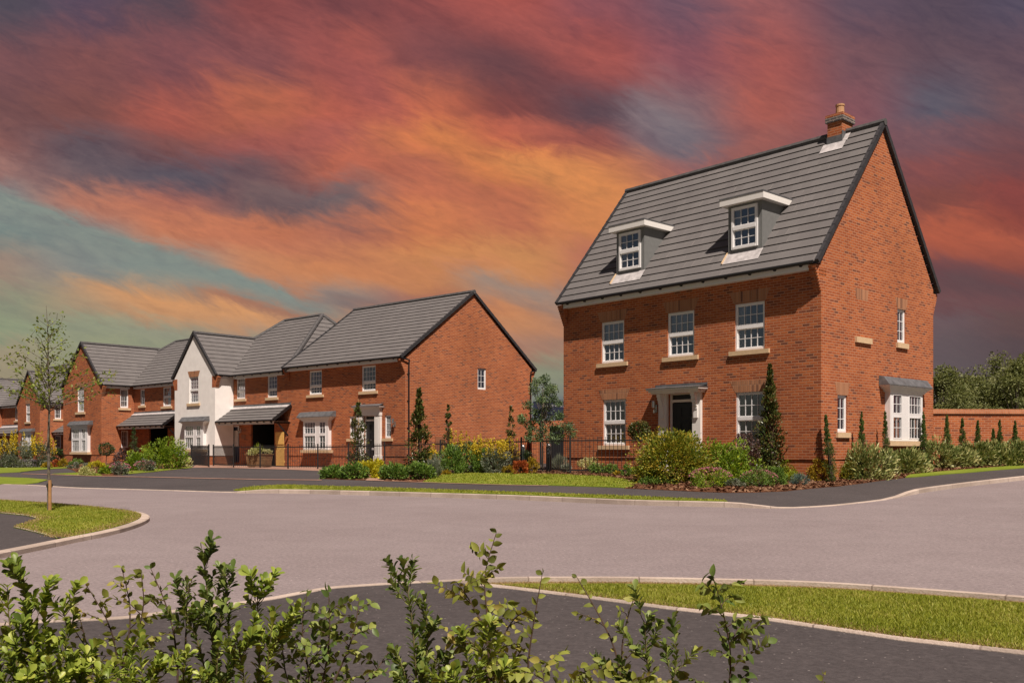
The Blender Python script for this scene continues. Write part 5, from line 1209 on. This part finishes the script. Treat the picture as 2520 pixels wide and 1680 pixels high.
def hedge_plant(name, label, stems, kind, mat, Y, lsize, dens_=1.0, side=.5, group=None):
    """stems: list of picture polylines, foot first"""
    base = VP(*stems[0][0], Y); o = thing(name, label, 'hedge plant', (base[0], Y, .12), group=group); org = np.array([base[0], Y, .12])
    mb = MB(); LP, LD, LN = [], [], []
    def leaf_run(pts, per, up, whorl, start=.12):
        """leaves along one twig"""
        pts = np.array(pts); seg = np.linalg.norm(np.diff(pts, axis=0), axis=1); T = seg.sum(); m = max(2, int(T*per*1.45)); cs = np.concatenate([[0], np.cumsum(seg)]); sgn = 1
        fr = nrm(RNG.normal(0, 1, 3)); 
        for i in range(m+1):
            t = (start+(1-start)*i/m)*T; k = min(np.searchsorted(cs, t, side='right')-1, len(seg)-1); q = pts[k]+(pts[k+1]-pts[k])*((t-cs[k])/max(seg[k], 1e-6)); d = nrm(pts[k+1]-pts[k])
            for _ in range(whorl):
                if kind == 'obovate':
                    r_ = nrm(np.cross(d, RNG.normal(0, 1, 3))); LP.append(q); LD.append(nrm(d*up+r_*.75+RNG.normal(0, .12, 3))); LN.append(nrm(d*.8-r_*.55+RNG.normal(0, .2, 3)))
                else:
                    s = nrm(np.cross(d, fr)); LP.append(q); LD.append(nrm(s*sgn*.85+d*.55+np.array([0, 0, -.12])+RNG.normal(0, .22, 3))); LN.append(nrm(np.cross(s, d)*(1 if np.cross(s, d)[2] > 0 else -1)+RNG.normal(0, .4, 3))); sgn = -sgn
        LP.append(pts[-1]); LD.append(nrm(pts[-1]-pts[-2]+RNG.normal(0, .03, 3))); LN.append(nrm(RNG.normal(0, 1, 3)+np.array([0, -.5, .6])))
    for st_ in stems:
        dy = random.uniform(-.10, .10); pts = [VP(x, y, Y+dy*(.3+.7*i/len(st_)))-org+np.array([0, random.gauss(0, .015), 0]) for i, (x, y) in enumerate(st_)]
        pts = [np.array(p) for p in smooth3(pts)]
        tot = sum(np.linalg.norm(b-a) for a, b in zip(pts[:-1], pts[1:]))
        tube(mb, [tuple(p) for p in pts], .0016+.0065*min(tot, .7), .0012, n=5, cap=False)
        if kind == 'obovate':
            leaf_run(pts, 46*dens_, .95, 2, start=.25)
            k = int(tot*13*side)
            for i in range(k):
                t = random.uniform(.15, .86); q = pts[int(t*(len(pts)-1))]; d = nrm(pts[min(int(t*(len(pts)-1))+1, len(pts)-1)]-pts[max(int(t*(len(pts)-1))-1, 0)]); r_ = nrm(np.cross(d, RNG.normal(0, 1, 3))); ln = random.uniform(.05, .14)*(1.15-t*.7)
                b = [q, q+(r_*.6+d*.6)*ln*.5, q+(r_*.85+d*1.4)*ln]; tube(mb, [tuple(p) for p in b], .0022, .001, n=4, cap=False); leaf_run(b, 60*dens_, .9, 2, start=.3)
        else:
            leaf_run(pts, 24*dens_, .5, 1, start=.2); k = int(tot*14*side); sg = 1
            for i in range(k):
                t = .12+.76*(i+random.random()*.6)/k; j = int(t*(len(pts)-1)); q = pts[j]; d = nrm(pts[min(j+1, len(pts)-1)]-pts[max(j-1, 0)]); r_ = nrm(np.array([sg*random.uniform(.6, 1), random.uniform(-.7, .7), random.uniform(-.05, .25)])); sg = -sg; ln = random.uniform(.07, .20)*(1.2-t*.8)
                b = [q, q+(r_*.7+d*.5)*ln*.5, q+(r_+d*.45+np.array([0, 0, -.1]))*ln]; tube(mb, [tuple(p) for p in b], .0022, .0009, n=4, cap=False); leaf_run(b, 36*dens_, .5, 1, start=.2)
    build('stem', mb, M['twig'] if kind != 'obovate' else M['stem'], o, smooth=True)
    LP, LD, LN = map(np.array, (LP, LD, LN)); n = len(LP); Ln = lsize*.9*RNG.uniform(.5, 1.2, n)
    V, F_ = rich_leaves(LP, LD, LN, Ln, Ln*(.52 if kind == 'obovate' else .62)*RNG.uniform(.85, 1.1, n), kind, curl=.10 if kind == 'obovate' else .14)
    lo_ = rawmesh('foliage', V, F_, G[mat], o); lo_.data.polygons.foreach_set('use_smooth', [True]*len(lo_.data.polygons)); return o
def smooth3(p, it=2):
    for _ in range(it):
        q = [p[0]]
        for a, b in zip(p[:-1], p[1:]): q += [a*.75+b*.25, a*.25+b*.75]
        p = q+[p[-1]]
    return p
hg = 'hedge plants along the bottom of the view'; GL, HB = 'obovate', 'ovate'
# glossy upright evergreens
hedge_plant('evergreen_shrub', 'bushiest glossy light green shrub at the bottom left corner', [[(75,1640),(80,1480),(62,1360),(52,1290)],[(75,1640),(110,1470),(100,1380),(118,1335)],[(70,1640),(40,1520),(20,1420),(12,1350)],[(80,1640),(140,1540),(150,1450),(140,1395)],[(80,1640),(180,1580),(200,1500)],[(60,1640),(10,1580),(-20,1500),(-30,1420)],[(80,1640),(120,1590),(150,1530)]], GL, 'leaf_fg_gloss', 3.45, .050, 1.0, .8, hg)
hedge_plant('evergreen_shrub', 'tall glossy shrub with a dense dark tip, third of the way from the left', [[(490,1660),(492,1500),(478,1380),(468,1262)],[(490,1660),(452,1480),(418,1400),(424,1372)],[(490,1660),(530,1520),(525,1430),(532,1400)],[(490,1660),(505,1440),(520,1340),(505,1300)]], GL, 'leaf_fg_dark', 3.6, .048, 1.0, .8, hg)
hedge_plant('evergreen_shrub', 'glossy shrub with two upright shoots right of the tall dense one', [[(590,1660),(600,1520),(590,1420),(588,1345)],[(590,1660),(615,1540),(622,1460),(625,1410)],[(590,1660),(560,1560),(552,1500),(550,1450)],[(580,1660),(480,1590),(470,1545)]], GL, 'leaf_fg_gloss', 3.5, .048, 1.0, .8, hg)
hedge_plant('evergreen_shrub', 'low glossy shrub between the bottom left corner and the tall dense shoot', [[(330,1660),(328,1560),(315,1500)],[(330,1660),(350,1570),(372,1520)],[(330,1660),(285,1580),(262,1530)],[(330,1660),(300,1620),(240,1570)],[(330,1660),(400,1600),(430,1560)]], GL, 'leaf_fg_gloss', 3.4, .046, 1.1, .9, hg)
hedge_plant('evergreen_shrub', 'narrow dark glossy column left of the tallest hornbeam shoot', [[(960,1660),(955,1520),(945,1400),(924,1292)],[(960,1660),(980,1530),(982,1430),(975,1370)],[(955,1660),(930,1540),(905,1490)],[(960,1660),(990,1580),(1005,1500)]], GL, 'leaf_fg_dark', 3.6, .046, 1.1, .7, hg)
hedge_plant('evergreen_shrub', 'short light green glossy shrub at the foot of the tallest hornbeam shoot', [[(1090,1660),(1080,1540),(1062,1455)],[(1090,1660),(1105,1530),(1112,1440)],[(1090,1660),(1140,1580),(1160,1530)],[(1090,1660),(1050,1580),(1030,1540)]], GL, 'leaf_fg_gloss', 3.4, .046, 1.0, .8, hg)
hedge_plant('evergreen_shrub', 'glossy shoot left of the last thin hornbeam stem on the right', [[(1500,1660),(1490,1530),(1480,1450),(1490,1410)],[(1500,1660),(1545,1560),(1555,1500),(1550,1470)],[(1500,1660),(1450,1570),(1430,1520)]], GL, 'leaf_fg_dark', 3.5, .044, 1.0, .8, hg)
hedge_plant('evergreen_shrub', 'dense low glossy clump in the bottom left corner, in front of the bushiest shrub', [[(30,1670),(35,1580),(28,1500)],[(30,1670),(0,1590),(-15,1540)],[(40,1670),(70,1600),(88,1540)],[(60,1670),(110,1610),(135,1560)],[(20,1670),(50,1610),(55,1560)]], GL, 'leaf_fg_gloss', 3.3, .046, 1.2, 1.1, hg)
hedge_plant('evergreen_shrub', 'low glossy clump between the bottom left corner and the crossing hornbeam twigs', [[(190,1670),(185,1580),(172,1510)],[(190,1670),(215,1600),(228,1540)],[(180,1670),(150,1610),(140,1570)],[(200,1670),(240,1620),(255,1590)]], GL, 'leaf_fg_gloss', 3.35, .044, 1.2, 1.0, hg)
# hornbeam-like shoots
hedge_plant('hornbeam_shrub', 'brown-edged hornbeam with crossing twigs, second plant from the left', [[(265,1660),(262,1520),(255,1430),(205,1345)],[(265,1660),(200,1500),(185,1420)],[(268,1640),(300,1500),(330,1400),(322,1318)],[(265,1600),(300,1420),(278,1302)],[(265,1660),(230,1530),(160,1440)]], HB, 'leaf_fg_horn', 3.6, .040, 1.0, .75, hg)
hedge_plant('hornbeam_shrub', 'thin hornbeam with an arching twig left of the tall dense shoot', [[(410,1660),(405,1480),(385,1390),(345,1305)],[(410,1660),(425,1460),(430,1370),(440,1330)]], HB, 'leaf_fg_dark', 3.7, .038, 1.0, .6, hg)
hedge_plant('hornbeam_shrub', 'widest dark hornbeam in the middle left of the hedge', [[(720,1660),(710,1540),(690,1440),(705,1358)],[(720,1660),(750,1520),(760,1430),(752,1360)],[(720,1660),(780,1540),(815,1450),(822,1380)],[(715,1660),(660,1560),(645,1500),(640,1440)],[(730,1660),(850,1560),(890,1500)],[(715,1660),(690,1590),(720,1500),(770,1470)],[(715,1660),(640,1600),(600,1560)],[(740,1660),(790,1600),(850,1590)]], HB, 'leaf_fg_dark', 3.55, .044, 1.3, 1.3, hg)
hedge_plant('hornbeam_shrub', 'tallest hornbeam shoot of the hedge, right of the dark column', [[(1125,1660),(1130,1520),(1118,1400),(1110,1320),(1140,1222)],[(1128,1600),(1120,1450),(1075,1370),(1050,1335)],[(1128,1600),(1150,1470),(1180,1420),(1210,1400)],[(1128,1580),(1100,1480),(1020,1440)],[(1126,1620),(1160,1540),(1200,1490)]], HB, 'leaf_fg_horn', 3.6, .048, 1.4, .8, hg)
hedge_plant('hornbeam_shrub', 'slender hornbeam stem leaning right, next after the tallest shoot', [[(1210,1660),(1212,1520),(1225,1430),(1245,1318)],[(1210,1640),(1180,1540),(1160,1490)]], HB, 'leaf_fg_horn', 3.65, .042, .8, .35, hg)
hedge_plant('hornbeam_shrub', 'sparse hornbeam twig leaning left over the tarmac', [[(1440,1660),(1420,1500),(1370,1400),(1325,1325)],[(1440,1660),(1425,1500),(1440,1420),(1452,1370)]], HB, 'leaf_fg_horn', 3.7, .040, .7, .3, hg)
hedge_plant('hornbeam_shrub', 'low leafy hornbeam mass at the bottom middle right', [[(1260,1670),(1255,1590),(1240,1520)],[(1260,1670),(1310,1590),(1335,1530)],[(1330,1670),(1370,1590),(1385,1520)],[(1330,1670),(1420,1600),(1460,1560)],[(1260,1670),(1210,1600),(1190,1560)],[(1400,1670),(1440,1590),(1520,1560)],[(1330,1670),(1290,1620),(1280,1570)]], HB, 'leaf_fg_horn', 3.45, .046, 1.5, 1.5, hg)
hedge_plant('hornbeam_shrub', 'single thin hornbeam stem with rounded leaves, last tall one on the right', [[(1672,1660),(1682,1520),(1668,1430),(1640,1325)],[(1675,1620),(1700,1560),(1715,1540)],[(1680,1500),(1655,1460),(1648,1440)],[(1676,1470),(1695,1440),(1700,1425)],[(1655,1380),(1625,1345),(1612,1335)]], HB, 'leaf_fg_dark', 3.6, .050, 1.5, .9, hg)
hedge_plant('hornbeam_shrub', 'tiny hornbeam tip just showing at the bottom right', [[(1880,1640),(1885,1590),(1892,1545)]], HB, 'leaf_fg_horn', 3.6, .036, 1.0, .3, hg)

# ------------------------------------------------------------------ sky
w = bpy.data.worlds.new('World'); sc.world = w; w.use_nodes = True; t = NT(w.node_tree)
SUN = Vector((-.743, -.669, 0))*.83+Vector((.669, -.743, 0))*1.67+Vector((0, 0, 2.8)); SUN.normalize()
elev = math.asin(SUN.z); az = math.atan2(SUN.x, SUN.y)
EXV = .5; EXS = 2**-EXV
out = t.n('ShaderNodeOutputWorld'); bg = t.n('ShaderNodeBackground'); t.l(bg.outputs[0], out.inputs[0])
tc = t.n('ShaderNodeTexCoord'); sx = t.n('ShaderNodeSeparateXYZ', i_0=tc.outputs['Generated'])
yy = t.math('MAXIMUM', sx.outputs[1], .05)
U = t.math('ADD', t.math('MULTIPLY', t.math('DIVIDE', sx.outputs[0], yy), .9067), .5)      # across the western sky
Vv = t.math('SUBTRACT', .6577, t.math('MULTIPLY', t.math('DIVIDE', sx.outputs[2], yy), 1.36))
def streak(ang, su, sv, scale, detail=6, rough=.55, dist=0):
    cb = t.n('ShaderNodeCombineXYZ', i_0=t.math('MULTIPLY', U, 1.5), i_1=Vv); mp = t.n('ShaderNodeMapping', vector_type='TEXTURE', i_Vector=cb.outputs[0], i_Rotation=(0, 0, ang), i_Scale=(su, sv, 1))
    return t.n('ShaderNodeTexNoise', i_Vector=mp.outputs[0], i_Scale=scale, i_Detail=float(detail), i_Roughness=rough, i_Distortion=dist).outputs[0]
a1 = math.radians(22)
n1 = streak(a1, 1.9, .55, 4.5, 7, .6, .4); n2 = streak(math.radians(14), 1.6, .42, 13, 6, .6, .3); n3 = streak(math.radians(30), 1.5, .6, 2.6, 4)
n4 = streak(math.radians(8), 1.5, .32, 26, 5, .62, .5)
A = math.radians
f1 = streak(A(25), 1.7, .55, 4.6, 9, .6, 1.0); f2 = streak(A(22), 1.5, .46, 12, 9, .64, 1.6); f3 = streak(A(17), 1.15, .42, 30, 7, .62, 1.2); n4 = streak(A(11), 1.3, .36, 24, 6, .62, .6)
c0 = lambda n: t.math('SUBTRACT', n, .5)
U2 = t.math('ADD', U, t.math('ADD', t.math('MULTIPLY', c0(f1), .06), t.math('MULTIPLY', c0(f2), .03)))
V2 = t.math('ADD', Vv, t.math('ADD', t.math('MULTIPLY', c0(n3), .04), t.math('ADD', t.math('MULTIPLY', c0(f1), .085), t.math('MULTIPLY', c0(f2), .05))))
ROWS = [(0, '4e4a57 54465a 52434f 8c4847 7c4346 8a4747 a85048 8e5058 6e5060 985a5c 5e4c5c 524656 504a5e'),
 (140, '784e52 85504f 7e4b50 8a4f50 a8564b 80484a 6b4045 9a4a47 8a505a a85852 755058 5e4a56 624c58'),
 (280, '744c4c 7d4c48 b05a4c c06a4a b85e4c c86b4c 80423f 5a4650 80646a a85a50 86535a 585665 6a5058'),
 (350, '8a5a55 605058 804f4c a05650 a85a50 d87e4c c0634a 8c4c48 6e6670 9a5a54 80555a 75525a 704a50'),
 (420, '99706a 6a5a60 5a5460 6a5055 b8644e b4664e d8824a d88a50 a06058 905a54 85504f 844a4a 6f4246'),
 (490, '838080 b87a66 b06a5a 705a5c 706062 c06e50 b86a4c d88850 c07a58 a0685a 904f48 80463f 843f3c'),
 (560, '6c8482 90908a c87e5a cc7852 b06c56 d07c50 c07050 d48650 c08058 b07050 b06048 b05a42 884038'),
 (650, 'a08878 888c88 7f918c c88a66 d88e58 dc9656 dc9a58 b87058 a07060 906050 784c4a 6a4448 6a4042'),
 (740, '8f957c a89478 c8946a b0785c 988a80 a86c58 d08858 9c7a6c 8a6a62 80605a 744c4c 6e4a4c 70484a'),
 (800, '8f9a7c 93997f 989a82 b08a70 d08a58 c08058 c88a60 b08068 8a6e66 7a6060 70545a 68565a 604848'),
 (860, 'a0957a 959a7c 94997e 989a80 b08a70 b08068 ac806a a0806c 80706a 706060 665558 605458 54464a'),
 (940, '9c9276 9a9a7c 94997e 96987e 9a927c 9a8a74 8b9278 888c78 78746c 6c6464 605a5c 5c5458 504a4e'),
 (1020, '908a74 929078 8e907c 8c8c7c 8a8678 868274 6f757a 6f757a 6c6c6c 645f62 5a5659 565055 4c484c')]
base = None; prev = 0
for y, cols in ROWS:
    cs = cols.split(); r = t.ramp(U2, [(min(max(i/12, 0), 1), lin(c)) for i, c in enumerate(cs)], 'EASE')
    if base is None: base = r
    else:
        mr = t.n('ShaderNodeMapRange', interpolation_type='SMOOTHSTEP', i_Value=V2, i_From_Min=prev/1680, i_From_Max=y/1680); base = t.mix(mr.outputs[0], base, r)
    prev = y
def ribbon(col, x0, y0, x1, y1, wd, hx, amt=1., sharp=0):
    """one soft bank of cloud: a band along a line in the western sky"""
    u0, v0, u1, v1 = x0/2520*1.5, y0/1680, x1/2520*1.5, y1/1680; L = math.hypot(u1-u0, v1-v0); ex, ey = (u1-u0)/L, (v1-v0)/L
    cb = t.n('ShaderNodeCombineXYZ', i_0=t.math('MULTIPLY', U2, 1.5), i_1=V2)
    d = t.n('ShaderNodeVectorMath', operation='SUBTRACT', i_0=cb.outputs[0], i_1=(u0, v0, 0))
    al = t.n('ShaderNodeVectorMath', operation='DOT_PRODUCT', i_0=d.outputs[0], i_1=(ex/L, ey/L, 0)).outputs['Value']
    ac = t.n('ShaderNodeVectorMath', operation='DOT_PRODUCT', i_0=d.outputs[0], i_1=(-ey/wd, ex/wd, 0)).outputs['Value']
    if sharp: ac = t.math('ADD', t.math('MULTIPLY', t.math('MINIMUM', ac, 0), sharp), t.math('MAXIMUM', ac, 0))
    m1 = t.math('POWER', 2.718, t.math('MULTIPLY', t.math('MULTIPLY', ac, ac), -1.0))
    e = t.math('SUBTRACT', t.math('ABSOLUTE', t.math('SUBTRACT', al, .5)), .5)
    m2 = t.n('ShaderNodeMapRange', interpolation_type='SMOOTHSTEP', i_Value=e, i_From_Min=-hx, i_From_Max=hx, i_To_Min=1.0, i_To_Max=0.0).outputs[0]
    return t.math('MULTIPLY', t.math('MULTIPLY', m1, m2), t.math('MULTIPLY', t.math('ADD', .40, t.math('ADD', t.math('MULTIPLY', f1, .5), t.math('MULTIPLY', f2, .6))), amt), clamp=True), lin(col)
for a_ in (('a25450', 700, 40, 1000, 300, .035, .3, .8), ('a85650', 1160, 20, 1600, 200, .032, .3, .8), ('5e4048', 1130, 150, 1520, 280, .035, .3, .35), ('59525c', 60, 340, 560, 450, .03, .3, .4),
           ('7a7078', 1540, 290, 1740, 370, .04, .3, .7), ('b05e4c', 430, 250, 760, 330, .035, .3, .6), ('cf7c4a', 1060, 330, 1270, 450, .022, .3, .95), ('d88a50', 1230, 405, 1560, 500, .018, .3, 1.), ('a85a4c', 1280, 330, 1560, 400, .025, .3, .6),
           ('c87a5a', 230, 500, 900, 640, .024, .3, .9), ('cc8458', 640, 650, 1330, 660, .026, .3, .9), ('838f88', -200, 420, 860, 790, .055, .12, 1.05, 4.5), ('d69a68', 230, 715, 800, 815, .018, .3, 1.), ('a87058', 500, 730, 830, 800, .010, .3, .8),
           ('93887f', 1120, 680, 1400, 760, .016, .3, .8), ('7c6a68', 800, 740, 1060, 780, .014, .3, .7), ('b85c40', 2240, 570, 2600, 640, .026, .3, .8), ('584449', 2300, 690, 2560, 730, .022, .3, .7)):
    m_, c_ = ribbon(*a_); base = t.mix(m_, base, c_)
n5 = streak(math.radians(16), 1.4, .4, 55, 4, .6)
mid = t.math('MULTIPLY', t.n('ShaderNodeMapRange', interpolation_type='SMOOTHSTEP', i_Value=V2, i_From_Min=.12, i_From_Max=.24).outputs[0], t.n('ShaderNodeMapRange', interpolation_type='SMOOTHSTEP', i_Value=U, i_From_Min=.72, i_From_Max=.5).outputs[0])
rip = t.math('ADD', .3, t.math('MULTIPLY', mid, 1.0))
tex = t.math('ADD', t.math('MULTIPLY', c0(f1), 1.2), t.math('ADD', t.math('MULTIPLY', c0(f2), 1.7), t.math('ADD', t.math("MULTIPLY", c0(f3), 1.1), t.math('MULTIPLY', c0(n4), rip))))
# wisps thin out towards the clear, pale part low in the west
clr = t.n('ShaderNodeMapRange', i_Value=V2, i_From_Min=.24, i_From_Max=.40, i_To_Min=1.0, i_To_Max=.5).outputs[0]
tex = t.math('MULTIPLY', tex, clr)
warm = t.mix(t.math('MULTIPLY', tex, 1.1, clamp=True), base, t.mix(1, base, (1.42, 1.33, 1.2, 1), 'MULTIPLY'))
cool = t.mix(t.math('MULTIPLY', tex, -1.1, clamp=True), warm, t.mix(1, base, (.58, .62, .74, 1), 'MULTIPLY'))
nish = t.n('ShaderNodeTexSky', sky_type='NISHITA', sun_disc=False, sun_elevation=elev, sun_rotation=az, air_density=1.0, dust_density=1.5)
day = t.mix(1, nish.outputs[0], (.026, .023, .021, 1), 'MULTIPLY')
west = t.n('ShaderNodeMapRange', interpolation_type='SMOOTHSTEP', i_Value=sx.outputs[1], i_From_Min=-.05, i_From_Max=.22).outputs[0]
cool = t.mix(.13, cool, (.19, .125, .125, 1)); t.l(t.mix(west, day, cool), bg.inputs[0]); bg.inputs[1].default_value = EXS

ld = bpy.data.lights.new('sun', 'SUN'); ld.energy = 4.4; ld.angle = math.radians(.8); ld.color = (1, .86, .755)
so_ = bpy.data.objects.new('sun', ld); COL.objects.link(so_); so_.rotation_euler = SUN.to_track_quat('Z', 'Y').to_euler(); so_.location = SUN*60

cam = bpy.data.cameras.new('camera'); cam.sensor_width = 36; cam.lens = F/2520*36; cam.shift_y = (CY-840)/2520; cam.clip_end = 5000; cam.clip_start = .05
co = bpy.data.objects.new('camera', cam); COL.objects.link(co); co.location = (0, 0, H); co.rotation_euler = (math.pi/2, 0, 0); sc.camera = co
sc.render.engine = 'CYCLES'
vs_ = sc.view_settings; vs_.view_transform = 'Standard'; vs_.look = 'None'; vs_.exposure = EXV; vs_.gamma = 1; vs_.use_curve_mapping = False
sc.cycles.use_denoising = True; sc.cycles.max_bounces = 6; sc.cycles.transparent_max_bounces = 8; sc.cycles.caustics_reflective = False; sc.cycles.caustics_refractive = False
